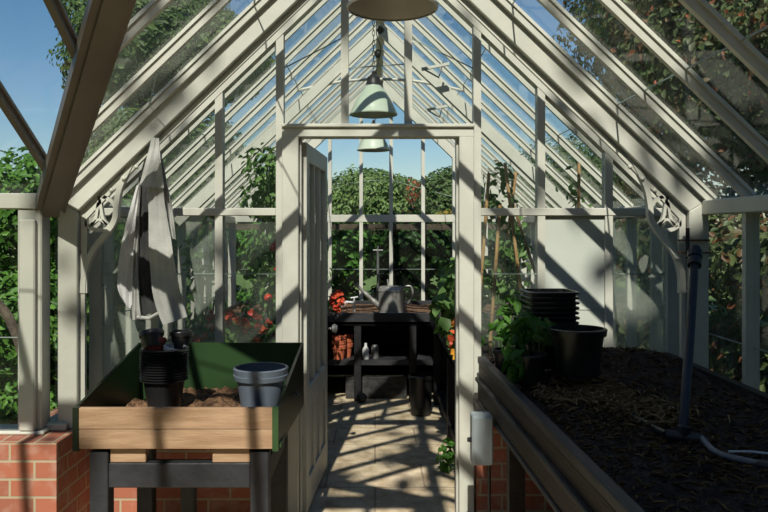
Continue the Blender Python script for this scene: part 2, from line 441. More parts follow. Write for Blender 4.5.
# porch wall, left of the picture (runs off to the left at y = YC)
r = thing('wall_porch', 'glazed porch wall at far left with brick base', 'wall', (X0 - 2.4, YC, 0), kind='structure', world=True)
xc = X0 - W - .075
b = B(); b.box(-4.2, X0 - 1.49, 3.40, 3.66, -.05, .58); b.build('brick_base', 'brick', r)
b = B(); b.box(-4.2, xc + .07, YC - .075, YC + .06, .58, .60); b.build('sill', 'cream', r, bevel=.006)
b = B(); b.box(-4.2, xc + .06, YC - .06, YC + .05, EZ - .05, EZ + .025); b.build('eave_beam', 'cream', r, bevel=.005)
b = B()
b.box(xc - .065, xc + .05, YC - .05, YC + .05, .60, EZ - .05)
b.box(xc - .045, xc + .03, YC - .08, YC - .05, .60, EZ - .10)
b.build('corner_post', 'cream', r, bevel=.006)
xs = [xc - .075, -2.02, -2.4, -2.8, -3.2, -3.6, -4.0]
for x in xs[1:]:
    b = B(); b.box(x - .022, x + .022, YC - .035, YC + .035, .60, EZ - .07); b.build('post', 'cream', r)
for k in range(len(xs) - 1):
    xa, xb = xs[k + 1], xs[k]
    glass_strip(r, (xa, YC, .60), (xa, YC, EZ - .07), (xb, YC, .60), (xb, YC, EZ - .07), 'glass', (.42,))

# partition with the doorway
r = thing('wall_middle', 'cream glazed partition with the doorway in its centre', 'wall', (X0, YP, 0), kind='structure', world=True)
b = B(); b.box(X0 - 1.49, -.487, YP - .12, YP + .12, -.0, .56); b.build('brick_base', 'brick', r)
b = B(); b.box(.53, X0 + 1.49, YP - .06, YP + .12, -.0, .56); b.build('brick_base', 'brick', r)
b = B(); b.box(X0 - W + .04, -.487, YP - .05, YP + .05, .56, .60); b.build('sill', 'cream', r)
b = B(); b.box(.518, X0 + W - .04, YP - .05, YP + .05, .56, .60); b.build('sill', 'cream', r)
b = B(); b.box(-.487, -.40, YP - .05, YP + .05, 0, 2.04); b.box(-.40, -.388, YP - .01, YP + .05, 0, 2.04); b.build('door_post', 'cream', r, bevel=.004)
b = B(); b.box(.44, .518, YP - .05, YP + .05, 0, 2.04); b.box(.428, .44, YP - .01, YP + .05, 0, 2.04); b.build('door_post', 'cream', r, bevel=.004)
b = B(); b.box(-.487, .518, YP - .05, YP + .05, 2.036, 2.10); b.box(-.487, .518, YP - .065, YP + .05, 2.085, 2.104); b.build('door_header', 'cream', r, bevel=.004)
pbars = [-1.47, -1.155, -.82, -.50, -.159, .175, .537, .873, 1.228, 1.565]
for x in pbars:
    z0 = 2.10 if -.3 < x < .3 else .60
    b = B(); ww = .03 if abs(x) > 1.45 else .02
    b.box(x - ww, x + ww, YP - .032, YP + .032, z0, zr(x) - .06); b.build('glazing_bar', 'cream', r)
for (xa, xb) in ((-1.44, -.52), (.557, 1.535)):
    b = B(); b.box(xa, xb, YP - .036, YP + .036, 1.625, 1.665); b.build('transom', 'cream', r, bevel=.003)
for s in (-1, 1):
    b = B(); u = UR if s > 0 else UL
    b.bar((X0 + s * (W - .02), YP, EZ - .03), (X0, YP, RIDGE - .05), .07, .09, u, -.03); b.build('rake', 'cream', r)
for k in range(len(pbars) - 1):
    xa, xb = pbars[k] + .02, pbars[k + 1] - .02
    door = -.45 < (xa + xb) / 2 < .45
    if abs(xa - .873) < .03:   # boarded bay
        b = B(); b.box(xa, xb, YP - .012, YP + .012, .60, 1.625); b.box(xa, xb, YP - .016, YP - .012, 1.13, 1.138); b.build('infill_board', 'panel', r)
    elif not door:
        glass_strip(r, (xa, YP, .60), (xa, YP, 1.625), (xb, YP, .60), (xb, YP, 1.625), 'algae_glass' if xb < -.8 or xa > 1.2 else 'dirty_glass', (.70,))
    zb = 2.10 if door else 1.665
    t0, t1 = zr(xa) - .07, zr(xb) - .07
    zc = 2.406
    c = [(zc - zb) / (min(t0, t1) - zb)] if min(t0, t1) > zc + .05 else []
    glass_strip(r, (xa, YP, zb), (xa, YP, t0), (xb, YP, zb), (xb, YP, t1), 'glass', c)

# far gable
r = thing('wall_back', 'far glazed gable wall behind the watering can bench', 'wall', (X0, YG, 0), kind='structure', world=True)
b = B(); b.box(X0 - 1.75, X0 + 1.75, YG, YG + .25, -.05, .58); b.build('brick_base', 'brick', r)
b = B(); b.box(X0 - W, X0 + W, YG - .02, YG + .08, .58, .615); b.build('sill', 'cream', r)
b = B(); b.box(X0 - W, X0 + W, YG - .04, YG + .04, 1.635, 1.715); b.build('transom', 'cream', r, bevel=.004)
gbars = [-1.53, -1.17, -.825, -.488, -.15, .174, .52, .857, 1.20, 1.60]
for x in gbars:
    b = B(); b.box(x - .019, x + .019, YG - .035, YG + .035, .615, max(1.7, zr(x) - .05)); b.build('glazing_bar', 'cream', r)
for s in (-1, 1):
    u = UR if s > 0 else UL
    b = B(); b.bar((X0 + s * W, YG, EZ - .03), (X0, YG, RIDGE - .03), .07, .10, u, -.03); b.build('rake', 'cream', r)
for k in range(len(gbars) - 1):
    xa, xb = gbars[k] + .019, gbars[k + 1] - .019
    glass_strip(r, (xa, YG, .615), (xa, YG, 1.635), (xb, YG, .615), (xb, YG, 1.635), 'glass', (.5,))
    glass_strip(r, (xa, YG, 1.715), (xa, YG, max(1.73, zr(xa) - .05)), (xb, YG, 1.715), (xb, YG, max(1.73, zr(xb) - .05)), 'glass', (.28,))

# ------------------------------------------------------------------ roofs
rb_r = [.30, .72, 1.14, 1.56, 1.98, 2.40, 2.82, 3.25, 3.62, 3.98, 4.36, 4.78, 5.2, 5.62, 6.04, 6.46, 6.88, 7.3, 7.72, 8.08]
r = thing('ceiling_right', 'right glass roof slope with cream glazing bars', 'roof', (X0 + W / 2, 4, EZ), kind='structure', world=True)
e = lambda s, y, t: (X0 + s * W * (1 - t), y, EZ + W * PT * t)
for y in rb_r: glazing_bar(r, e(1, y, 0), e(1, y, .985), UR)
for k in range(len(rb_r) - 1):
    ya, yb = rb_r[k] + .02, rb_r[k + 1] - .02
    glass_strip(r, e(1, ya, 0), e(1, ya, .985), e(1, yb, 0), e(1, yb, .985), 'roof_glass', (.30, .62))
b = B(); b.box(X0 - .03, X0 + .03, .2, YG + .05, RIDGE - .10, RIDGE + .05); b.build('ridge_beam', 'cream', r, bevel=.004)
for (ya, yb) in ((4.78, 5.62), (6.04, 6.88)):   # purlin under the vents
    pass

def tv(y):   # fraction up the left slope where the valley lies
    return max(0., (YC - y) / KV / W)
r = thing('ceiling_left', 'left glass roof slope with cream glazing bars', 'roof', (X0 - W / 2, 5, EZ), kind='structure', world=True)
rb_l = [1.75, 2.10, 2.45, 2.82, 3.25, 3.62, 3.98, 4.36, 4.78, 5.2, 5.62, 6.04, 6.46, 6.88, 7.3, 7.72, 8.08]
for y in rb_l:
    t = tv(y)
    if t < .93: glazing_bar(r, e(-1, y, t + .01), e(-1, y, .985), UL)
for k in range(len(rb_l) - 1):
    ya, yb = rb_l[k] + .02, rb_l[k + 1] - .02
    glass_strip(r, e(-1, ya, tv(ya)), e(-1, ya, .985), e(-1, yb, tv(yb)), e(-1, yb, .985), 'left_roof_glass', (.55,) if tv(ya) > .2 else (.30, .62))

# porch roof: ridge at YC - KV*W, running to the left
YR = YC - KV * W
def pv(x, near=False):   # porch slope at x: bottom point and top point
    t = max(0., (x - (X0 - W)) / W)
    yb = YC - KV * W * t if not near else 2 * YR - (YC - KV * W * t)
    return (x, yb, EZ + W * PT * t), (x, YR, RIDGE)
UP = Vector((0, PT / KV, 1)).normalized(); UN = Vector((0, -PT / KV, 1)).normalized()
r = thing('ceiling_porch', 'porch roof at upper left with dark valley rafter', 'roof', (-2.2, YR, EZ), kind='structure', world=True)
pb = [-4.1, -3.72, -3.36, -3.0, -2.62, -2.24, -1.86, -1.48, -1.10, -.72, -.36]
for x in pb:
    p, q = pv(x); glazing_bar(r, p, q, UP, m='frame_dark')
    p, q = pv(x, True); glazing_bar(r, p, q, UN, m='frame_dark')
for k in range(len(pb) - 1):
    xa, xb = pb[k] + .02, pb[k + 1] - .02
    for near in (False, True):
        (p, q), (p2, q2) = pv(xa, near), pv(xb, near)
        glass_strip(r, p, q, p2, q2, 'roof_glass', (.5,) if not near else ())
b = B(); b.box(-4.2, X0, YR - .03, YR + .03, RIDGE - .1, RIDGE + .05); b.build('ridge_beam', 'frame_dark', r)
vp = Vector((X0 - W - .02, YC + .02, EZ - .03)); vq = Vector((X0 - .03, YR + .03, RIDGE - .05))
b = B(); b.bar(vp, vq, .135, .05, (0, 0, 1), -.02); b.bar(vp, vq, .08, .02, (0, 0, 1), -.055)
b.build('valley_rafter', 'frame_dark', r)  # dark colour carries the shade on the rafter's underside
vp2 = Vector((X0 - W - .02, 2 * YR - YC, EZ - .03)); b = B(); b.bar(vp2, vq, .135, .05, (0, 0, 1), -.03); b.build('valley_rafter', 'frame_dark', r)

# ------------------------------------------------------------------ bracket trusses
def arc(cx, cz, r, a0, a1, n=24):
    return [(cx + r * math.cos(a0 + (a1 - a0) * i / n), cz + r * math.sin(a0 + (a1 - a0) * i / n)) for i in range(n + 1)]
def bez(p, n=8):
    out = []
    for i in range(len(p) - 1):
        p0, p1, p2, p3 = p[max(i - 1, 0)], p[i], p[i + 1], p[min(i + 2, len(p) - 1)]
        for k in range(n):
            t = k / n
            out.append(tuple(.5 * (2 * p1[j] + (p2[j] - p0[j]) * t + (2 * p0[j] - 5 * p1[j] + 4 * p2[j] - p3[j]) * t * t + (3 * p1[j] - p0[j] - 3 * p2[j] + p3[j]) * t ** 3) for j in range(len(p1))))
    out.append(tuple(p[-1])); return out
def ribbon(b, pts, w, y0, y1):
    n = len(pts); L = []; R = []
    closed = (Vector(pts[0]) - Vector(pts[-1])).length < 1e-4
    for i in range(n):
        a = Vector(pts[i - 1 if i > 0 else (n - 2 if closed else 0)]); c = Vector(pts[i + 1 if i < n - 1 else (1 if closed else n - 1)])
        t = (c - a).normalized(); nn = Vector((-t.y, t.x)) * w / 2
        L.append(Vector(pts[i]) + nn); R.append(Vector(pts[i]) - nn)
    vs = []; fs = []
    for i in range(n):
        vs += [(L[i].x, y0, L[i].y), (R[i].x, y0, R[i].y), (R[i].x, y1, R[i].y), (L[i].x, y1, L[i].y)]
    for i in range(n - 1):
        a = i * 4; c = a + 4
        for k in range(4): fs.append((a + k, a + (k + 1) % 4, c + (k + 1) % 4, c + k))
    fs += [(0, 3, 2, 1), tuple((n - 1) * 4 + k for k in range(4))]
    b.add(vs, fs)

for s, nm, lab in ((-1, 'trim_1', 'left cream frame with scroll bracket where the cloth hangs'), (1, 'trim_2', 'right cream frame with scroll bracket above the standpipe')):
    r = thing(nm, lab, 'frame', (X0 + s * 1.55, YT, 0), kind='structure', world=True)
    fx = lambda u: X0 + s * u
    u = UR if s > 0 else UL
    b = B()
    zb = .58
    # post: outer face 1.58, inner 1.49 ; mitred against the rafter
    zi = EZ + (W - 1.49) * PT - .165; zo = EZ + (W - 1.585) * PT - .02
    out = [(fx(1.49), zb), (fx(1.585), zb), (fx(1.585), zo), (fx(1.49), zi)]
    b.prism(out, YT - .045, YT + .045); b.build('post', 'cream', r, bevel=.004)
    b = B(); out = [(fx(1.49), zi), (fx(1.585), zo), (fx(.03), zr(fx(.03)) - .02), (fx(.03), zr(fx(.03)) - .165)]
    b.prism(out, YT - .045, YT + .045); b.build('rafter', 'cream', r, bevel=.004)
    b = B(); b.bar((fx(1.475), YT, zb), (fx(1.475), YT, zi - .01), .025, .02, (s, 0, 0))
    b.bar((fx(1.475), YT, zi - .012), (fx(.06), YT, zr(fx(.06)) - .185), .02, .025, u); b.build('bead', 'cream', r)
    # cast scroll bracket
    b = B(); y0, y1 = YT - .012, YT + .012
    pts = [(fx(a), z) for a, z in bez([(1.475, 1.24), (1.468, 1.33), (1.443, 1.417), (1.404, 1.481), (1.355, 1.54), (1.318, 1.604), (1.31, 1.678), (1.294, 1.757), (1.256, 1.84), (1.207, 1.93), (1.148, 1.985)])]
    ribbon(b, pts, .026, y0 - .006, y1 + .006)
    ribbon(b, [(fx(1.463), 1.24), (fx(1.463), zi - .03), (fx(1.16), zr(fx(1.16)) - .195)], .018, y0, y1)
    cx, cz, rr = fx(1.395), 1.632, .084
    ribbon(b, arc(cx, cz, rr, 0, 2 * math.pi, 32), .017, y0, y1)
    ribbon(b, bez([(cx - .048, cz - .066), (cx - .020, cz - .030), (cx - .008, cz + .03), (cx, cz + .084)], 5), .014, y0, y1)
    ribbon(b, bez([(cx + .048, cz - .066), (cx + .020, cz - .030), (cx + .008, cz + .03), (cx, cz + .084)], 5), .014, y0, y1)
    ribbon(b, bez([(cx - .040, cz - .058), (cx, cz - .030), (cx + .040, cz - .058)], 5), .012, y0, y1)
    ribbon(b, [(fx(1.318), 1.62), (fx(1.31), 1.68)], .02, y0, y1)
    b.build('scroll_bracket', 'cream', r)
    b = B()
    for k in range(3):
        xx = fx(1.33 - .06 * k); b.ball((xx, YT - .02, zr(xx) - .215), .012, 6)
    b.build('bolt', 'cream', r, smooth=True)
# arched collar in the far room
for nm, yy, lab in (('trim_3', 5.62, 'thin arched collar tie behind the second hanging lamp'),):
    r = thing(nm, lab, 'frame', (X0, yy, 2.6), kind='structure', world=True)
    b = B(); b.tube(bez([(X0 - .62, yy, 2.60), (X0 - .3, yy, 2.665), (X0, yy, 2.685), (X0 + .3, yy, 2.665), (X0 + .62, yy, 2.60)], 6), .011, 8); b.build('tie_rod', 'cream', r, smooth=True)
    for s in (-1, 1):
        u = UR if s > 0 else UL
        b = B(); b.bar((X0 + s * (W - .03), yy, EZ - .05), (X0 + s * .03, yy, RIDGE - .12), .045, .07, u, -.06); b.build('rafter', 'cream', r)

# roof vent openers
for i, (xx, yy, lab) in enumerate(((.44, 5.45, 'pale vent opener arm under right roof slope, nearer one'), (.55, 6.65, 'pale vent opener arm under right roof slope, farther one'))):
    t = thing('vent_opener', lab, 'opener', (xx, yy, zr(xx) - .10), group='roof vent openers')
    b = B(); b.bar((-.10, 0, -.03), (.10, 0, .01), .03, .02); b.build('bracket', 'cream', t)
    b = B(); b.tube([(-.08, 0, -.03), (.02, -.05, -.10), (.06, .02, .03)], .008, 6); b.build('arm', 'steel', t, smooth=True)

# ------------------------------------------------------------------ door leaf
DW = .83
t = thing('door_1', 'open cream half glazed door swung into the far room', 'door', (-.385, YP + .05, 0), rot=math.radians(-4.0), kind='structure')
def dbox(b, u0, u1, z0, z1, t0=-.02, t1=.02): b.box(t0, t1, u0, u1, z0, z1)   # leaf lies along local +y
b = B()
dbox(b, 0, .085, .03, 2.02); dbox(b, DW - .085, DW, .03, 2.02)
dbox(b, .085, DW - .085, 1.92, 2.02); dbox(b, .085, DW - .085, .57, .69); dbox(b, .085, DW - .085, .03, .2)
b.build('door_frame', 'cream', t, bevel=.003)
for u in (.085 + .22, .085 + .44):
    b = B(); dbox(b, u - .013, u + .013, .69, 1.92, -.016, .016); b.build('muntin', 'cream', t)
    b = B(); dbox(b, u - .03, u + .03, .2, .57, -.017, .017); b.build('lower_muntin', 'cream', t)
b = B(); dbox(b, .085, DW - .085, .2, .57, -.006, .006); b.build('lower_panel', 'cream', t)
b = B(); dbox(b, .085, DW - .085, .69, 1.92, -.002, .002); b.build('glass_pane', 'glass', t)
b = B(); b.lathe([(.008, 0), (.008, .03), (.026, .04), (.03, .055), (.02, .07), (1e-4, .074)], seg=16)
o = b.build('door_knob', 'steel', t, loc=(.02, DW - .05, .92), smooth=True, rot=(0, math.pi / 2, 0))
for z in (.35, 1.72):
    b = B(); b.box(-.03, -.012, -.03, .012, z, z + .10); b.tube([(-.01, -.012, z - .004), (-.01, -.012, z + .104)], .009, 8); o = b.build('hinge', 'rust', t); o['label'] = 'rusty brown hinge'

# ------------------------------------------------------------------ pendant lamps
def lamp(label, loc, top, shade='enamel'):
    t = thing('pendant_lamp', label, 'lamp', loc, group='bell shaped pendant lamps')
    R = .16
    prof = [(R + .004, -.003), (R + .006, .004), (R, .012), (R * .93, .04), (R * .77, .095), (R * .57, .145), (R * .42, .178), (.05, .200), (.05, .207)]
    inn = [(r_ - .005, z) for r_, z in prof[::-1]]
    b = B(); v = prof + inn
    n = len(v); seg = 40; vs = []
    for r_, z in v:
        for k in range(seg):
            a = 2 * math.pi * k / seg; vs.append((r_ * math.cos(a), r_ * math.sin(a), z))
    fs = []
    for i in range(n):
        j = (i + 1) % n
        for k in range(seg):
            k2 = (k + 1) % seg; fs.append((i * seg + k, i * seg + k2, j * seg + k2, j * seg + k))
    b.add(vs, fs); b.build('lamp_shade', shade, t, smooth=True)
    b = B(); b.lathe([(.05, .19), (.052, .22), (.045, .232), (.045, .255), (.03, .267), (.012, .28), (.012, .30), (1e-4, .30)], seg=20); b.build('lamp_holder', 'black_metal', t, smooth=True)
    b = B(); b.lathe([(1e-4, .04), (.025, .05), (.03, .075), (.02, .11), (.018, .16), (1e-4, .161)], seg=16); b.build('bulb', 'white_plastic', t, smooth=True)
    H = top - loc[2]
    b = B(); n = int((H - .30) / .035)
    for k in range(n):
        z = .30 + .035 * k + .0175
        pts = [((.008 * math.cos(a), 0, z + .022 * math.sin(a)) if k % 2 else (0, .008 * math.cos(a), z + .022 * math.sin(a))) for a in [2 * math.pi * q / 10 for q in range(11)]]
        b.tube(pts, .0025, 5, False)
    b.build('chain', 'black_metal', t)
    b = B(); b.tube(bez([(.012, 0, .28), (.05, .02, H * .45 + .1), (.02, 0, H * .6 + .1), (.03, .01, H)], 8), .004, 6); b.build('cable', 'black_metal', t, smooth=True)
    b = B(); b.tube([(-.03, 0, H), (.03, 0, H)], .006, 6); b.build('hook', 'steel', t)
    b = B(); b.ball((.03, 0, .42), .022, 8, 1.4); b.build('connector', 'black_metal', t, smooth=True)
lamp('nearest bell lamp, cropped by the top of the picture', (.063, 2.7, 2.352), RIDGE - .11, 'enamel_grey')
lamp('pale green bell lamp hanging above the doorway header', (-.01, 5.15, 2.345), RIDGE - .11)
lamp('farthest bell lamp, seen just below the door header', (-.015, 7.45, 2.345), RIDGE - .11)

# ------------------------------------------------------------------ potting tray on its stand
TY0, TY1 = 3.0, 3.74
ts = thing('work_stand', 'black wooden stand under the potting tray', 'stand', (-.79, 3.37, 0), world=True)
for x in (-1.155, -.505):
    for y in (TY0 + .02, TY1 - .12):
        b = B(); b.box(x, x + .075, y, y + .075, 0, .655); b.build('leg', 'grey_black_wood', ts, bevel=.004)
for y in (TY0 + .025, TY1 - .115):
    b = B(); b.box(-1.08, -.505, y, y + .06, .505, .605); b.build('rail', 'grey_black_wood', ts, bevel=.004)
for x in (-1.145, -.495):
    b = B(); b.box(x, x + .06, TY0 + .095, TY1 - .12, .505, .605); b.build('rail', 'grey_black_wood', ts, bevel=.004)
b = B(); b.box(-.86, -.80, TY0 + .3, TY0 + .36, 0, .505); b.build('leg', 'grey_black_wood', ts, bevel=.004)
for i, (x0, x1) in enumerate(((-1.075, -.93), (-.66, -.508))):
    b = B(); b.box(x0, x1, TY0 + .03, TY0 + .08, .605, .668)
    o = b.build('wood_block', 'wood', None, bevel=.004)
    o = tag(o, ('short pale wood block at left on the stand rail', 'short pale wood block at right on the stand rail')[i], 'block', 'wood blocks under the tray')
for y in (TY0 + .0, TY1 - .12):
    b = B(); b.box(-1.155, -.43, y + .018, y + .02, .655, .67)
t = thing('potting_tray', 'wooden fronted green potting tray with sloping sides', 'tray', (-.79, 3.37, .67), world=True)
zb = .67
for k, (z0, z1) in enumerate(((zb, zb + .078), (zb + .080, zb + .165))):
    b = B(); b.box(-1.19, -.412, TY0, TY0 + .022, z0, z1); o = b.build('front_plank', 'wood', t, bevel=.002)
for x0, x1 in ((-1.214, -1.19), (-.412, -.388)):
    b = B(); b.box(x0, x1, TY0 - .003, TY0 + .024, zb - .008, zb + .167); o = b.build('corner_strip', 'green_shaded' if x0 < -1 else 'green_board', t); o['label'] = 'dark green strip' if x0 < -1 else 'green painted strip'  # left strip takes the shaded green of the tray sides
bk = .985
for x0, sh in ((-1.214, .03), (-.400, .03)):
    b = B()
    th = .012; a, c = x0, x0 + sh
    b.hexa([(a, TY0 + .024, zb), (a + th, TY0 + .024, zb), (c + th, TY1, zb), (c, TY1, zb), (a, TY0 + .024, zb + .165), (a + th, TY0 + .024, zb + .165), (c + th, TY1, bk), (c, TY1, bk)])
    b.build('side_panel', 'green_shaded', t)  # green side panels, coloured dark as if in shade
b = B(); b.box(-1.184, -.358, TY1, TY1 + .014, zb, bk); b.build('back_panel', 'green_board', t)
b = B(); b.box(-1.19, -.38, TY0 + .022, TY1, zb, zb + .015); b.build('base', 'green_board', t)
b = B(); b.tube(bez([(-.378, 3.40, .80), (-.355, 3.41, .79), (-.355, 3.45, .79), (-.372, 3.46, .80)], 5), .005, 6); b.build('handle', 'black_metal', t, smooth=True)

def heap(x0, x1, y0, y1, f, nx, ny, zbase=None):
    b = B(); vs = []; fs = []
    for j in range(ny + 1):
        for i in range(nx + 1):
            x = x0 + (x1 - x0) * i / nx; y = y0 + (y1 - y0) * j / ny
            vs.append((x, y, f(x, y)))
    for j in range(ny):
        for i in range(nx):
            a = j * (nx + 1) + i; fs.append((a, a + 1, a + nx + 2, a + nx + 1))
    b.add(vs, fs)
    if zbase is not None:    # skirt + underside
        o = len(vs)
        ring = [i for i in range(nx + 1)] + [j * (nx + 1) + nx for j in range(1, ny + 1)] + [ny * (nx + 1) + i for i in range(nx - 1, -1, -1)] + [j * (nx + 1) for j in range(ny - 1, 0, -1)]
        low = [(vs[i][0], vs[i][1], zbase) for i in ring]
        base = len(b.v); b.v += low
        for k in range(len(ring)):
            k2 = (k + 1) % len(ring); b.f.append((ring[k], base + k, base + k2, ring[k2])); b.mi.append(0)
        b.f.append(tuple(range(base, base + len(ring)))); b.mi.append(0)
    return b
def nzf(x, y, s, seed=0): return mnoise.noise(Vector((x * s + seed, y * s - seed, seed * 1.7)))
def ftray(x, y):
    h = .055 + .03 * nzf(x, y, 5, 3) + .03 * nzf(x, y, 17, 5) + .018 * nzf(x, y, 45, 2)
    h += .04 * math.exp(-((x + .70) ** 2 / .02 + (y - 3.35) ** 2 / .03)) + .02 * math.exp(-((x + 1.05) ** 2 / .02 + (y - 3.3) ** 2 / .03))
    e_ = min(1, (x + 1.17) / .08, (-.41 - x) / .08)
    return zb + .016 + max(.01, h * max(.2, e_))
o = heap(-1.165, -.405, TY0 + .026, TY1 - .004, ftray, 60, 56, zb + .016).build('compost', 'compost', None, smooth=True)
tag(o, 'loose brown compost lying in the potting tray', 'compost', kind='stuff')

# pots -------------------------------------------------------------
def pot_bm(R0, R1, H, rim=.012, rimh=.03, seg=40, sq=0.):
    # R0 base, R1 top radius
    b = B()
    pr = [(1e-4, 0), (R0, 0), (R0 + (R1 - R0) * .86, H - rimh), (R1 + rim * .4, H - rimh), (R1 + rim * .6, H - .004), (R1 + rim * .3, H), (R1 - .004, H), (R1 - .006, H - rimh), (R0 - .004, .006), (1e-4, .006)]
    return b.lathe(pr, seg=seg, sq=sq)
FT = lambda x, y: ftray(x, y)
# nested stack of black pots in the tray
px_, py_ = -.925, 3.28
zt = .735
NST = 13
proto = None
for k in range(NST):
    if k == 0:
        lab = 'lowest black pot of the nested stack in the tray, whole side showing'
    elif k == NST - 1: lab = 'topmost black pot of the nested stack in the tray'
    else: lab = 'black nested pot in the tray stack, rim number %s up from the compost' % ['', 'two', 'three', 'four', 'five', 'six', 'seven', 'eight', 'nine', 'ten', 'eleven', 'twelve'][k]
    z = zt + .0112 * k
    if proto is None:
        b = pot_bm(.064, .092, .165, .022, .006)
        proto = b.build('plant_pot', 'black_plastic', None, loc=(px_, py_, z), smooth=True)
        tag(proto, lab, 'pot', 'nested black pots in the tray')
    else:
        o = dup(proto, (px_ + random.uniform(-.002, .002), py_ + random.uniform(-.002, .002), z), label=lab)
ztop = zt + .0112 * (NST - 1) + .165
# pots lying in / on top of the stack
b = pot_bm(.035, .05, .085, .008, .02, 24)
o = b.build('plant_pot', 'red_plastic', None, loc=(px_ - .035, py_ - .02, ztop - .045), smooth=True, rot=(math.radians(-14), math.radians(-8), 0)); tag(o, 'small dark red pot tucked into the top of the black stack', 'pot')
b = pot_bm(.036, .05, .07, .008, .02, 24)
o = b.build('plant_pot', 'black_plastic', None, loc=(px_ - .04, py_ - .03, ztop + .005), smooth=True, rot=(math.radians(-22), math.radians(-14), 0)); tag(o, 'small tilted black pot lying on the red pot', 'pot')
b = pot_bm(.035, .048, .06, .008, .018, 24)
o = b.build('plant_pot', 'white_plastic', None, loc=(px_ + .042, py_ + .0, ztop - .052), smooth=True, rot=(math.radians(6), math.radians(10), 0)); tag(o, 'small white pot tucked into the black stack', 'pot')
b = pot_bm(.034, .046, .075, .008, .02, 24)
o = b.build('plant_pot', 'black_plastic', None, loc=(px_ + .055, py_ + .06, ztop - .01), smooth=True, rot=(0, 0, 0)); tag(o, 'small upright black pot at the back of the stack top', 'pot')
# blue grey pot
b = B(); R0, R1, H = .082, .110, .185
b.lathe([(1e-4, 0), (R0, 0), (R0 + .02, H - .052), (R1 + .004, H - .05), (R1 + .008, H - .03), (R1 + .004, H - .028), (R1 + .009, H - .003), (R1 + .006, H), (R1 - .003, H), (R1 - .006, H - .04), (R0 - .004, .008), (1e-4, .008)], seg=48)
o = b.build('plant_pot', 'grey_plastic', None, loc=(-.492, 3.22, .775), smooth=True); tag(o, 'large blue grey pot at the right end of the tray', 'pot')

# ------------------------------------------------------------------ hanging cloth
def cloth(name, outline_l, outline_r, y0, ripple, ph, m, parent, thick=.006, nu=22):
    # outlines: (x,z) lists top->bottom left/right edges
    nl = 40; b = B(); vs = []
    q_ = y0 / 3.62      # outlines were measured at 3.62 m; keep the apparent size
    Lp = bez([(x * q_, 1.55 + (z - 1.55) * q_) for x, z in outline_l], 10); Rp = bez([(x * q_, 1.55 + (z - 1.55) * q_) for x, z in outline_r], 10)
    for i in range(nl + 1):
        t = i / nl
        a = Vector(Lp[min(int(t * (len(Lp) - 1)), len(Lp) - 1)]); c = Vector(Rp[min(int(t * (len(Rp) - 1)), len(Rp) - 1)])
        for k in range(nu + 1):
            s = k / nu; p = a.lerp(c, s)
            y = y0 + ripple * (.3 + .7 * t) * math.sin(s * 9 + ph + .8 * math.sin(t * 3)) + .35 * ripple * math.sin(s * 21 + t * 7 + ph) + .012 * nzf(p.x, p.y, 9, ph)
            vs.append((p.x, y, p.y))
    fs = []
    for i in range(nl):
        for k in range(nu):
            q = i * (nu + 1) + k; fs.append((q, q + 1, q + nu + 2, q + nu + 1))
    n = len(vs); vs += [(x, y + thick, z) for x, y, z in vs]
    fs2 = fs + [tuple(i + n for i in f[::-1]) for f in fs]
    edge = [k for k in range(nu + 1)] + [i * (nu + 1) + nu for i in range(1, nl + 1)] + [nl * (nu + 1) + k for k in range(nu - 1, -1, -1)] + [i * (nu + 1) for i in range(nl - 1, 0, -1)]
    for k in range(len(edge)):
        a, c = edge[k], edge[(k + 1) % len(edge)]; fs2.append((a, c, c + n, a + n))
    b.add(vs, fs2); return b.build(name, m, parent, smooth=True)
s_ = 747 / 3.62
P = lambda x, y: ((x - 375) / s_, 1.55 - (y - 230) / s_)
t = thing('hanging_jacket', 'crumpled light grey jacket hung on the left scroll bracket', 'jacket', (-1.1, 3.64, 1.9), world=True)
cloth('lining', [P(147, 150), P(135, 190), P(122, 240), P(117, 285), P(125, 306)], [P(153, 150), P(143, 190), P(138, 240), P(135, 290), P(131, 309)], 3.735, .010, 1.2, 'cloth_white', t, nu=16)
cloth('back_panel', [P(140, 184), P(135, 230), P(132, 280), P(132, 320)], [P(141, 184), P(139, 230), P(138, 280), P(142, 319)], 3.70, .010, 2.6, 'cloth', t, nu=14)
cloth('inside', [P(139, 178), P(138, 240), P(139, 290), P(142, 317)], [P(153, 178), P(153, 240), P(157, 290), P(163, 308)], 3.715, .008, .6, 'cloth_shade', t, nu=14)['label'] = 'dark strip for the shaded slit in the jacket'  # dark strip painted in for the shadow below the collar
cloth('front_panel', [P(148, 168), P(148, 200), P(149, 255), P(154, 300), P(163, 325)], [P(161, 168), P(165, 205), P(172, 245), P(180, 291), P(187, 317)], 3.62, .005, .3, 'cloth', t)
cloth('collar', [P(151, 137), P(146, 160), P(139, 186)], [P(159, 138), P(161, 160), P(164, 188)], 3.60, .006, .9, 'cloth', t, nu=12)
cloth('sleeve', [P(157, 160), P(162, 190), P(168, 220), P(172, 238)], [P(163, 160), P(169, 192), P(174, 220), P(177, 240)], 3.665, .008, 1.9, 'cloth', t, nu=12)
b = B(); b.tube([(P(132, 319)[0], 3.70, P(133, 319)[1]), (P(145, 320)[0], 3.69, P(145, 320)[1]), (P(161, 311)[0], 3.67, P(161, 311)[1])], .009, 8); b.build('hem', 'cloth', t, smooth=True)

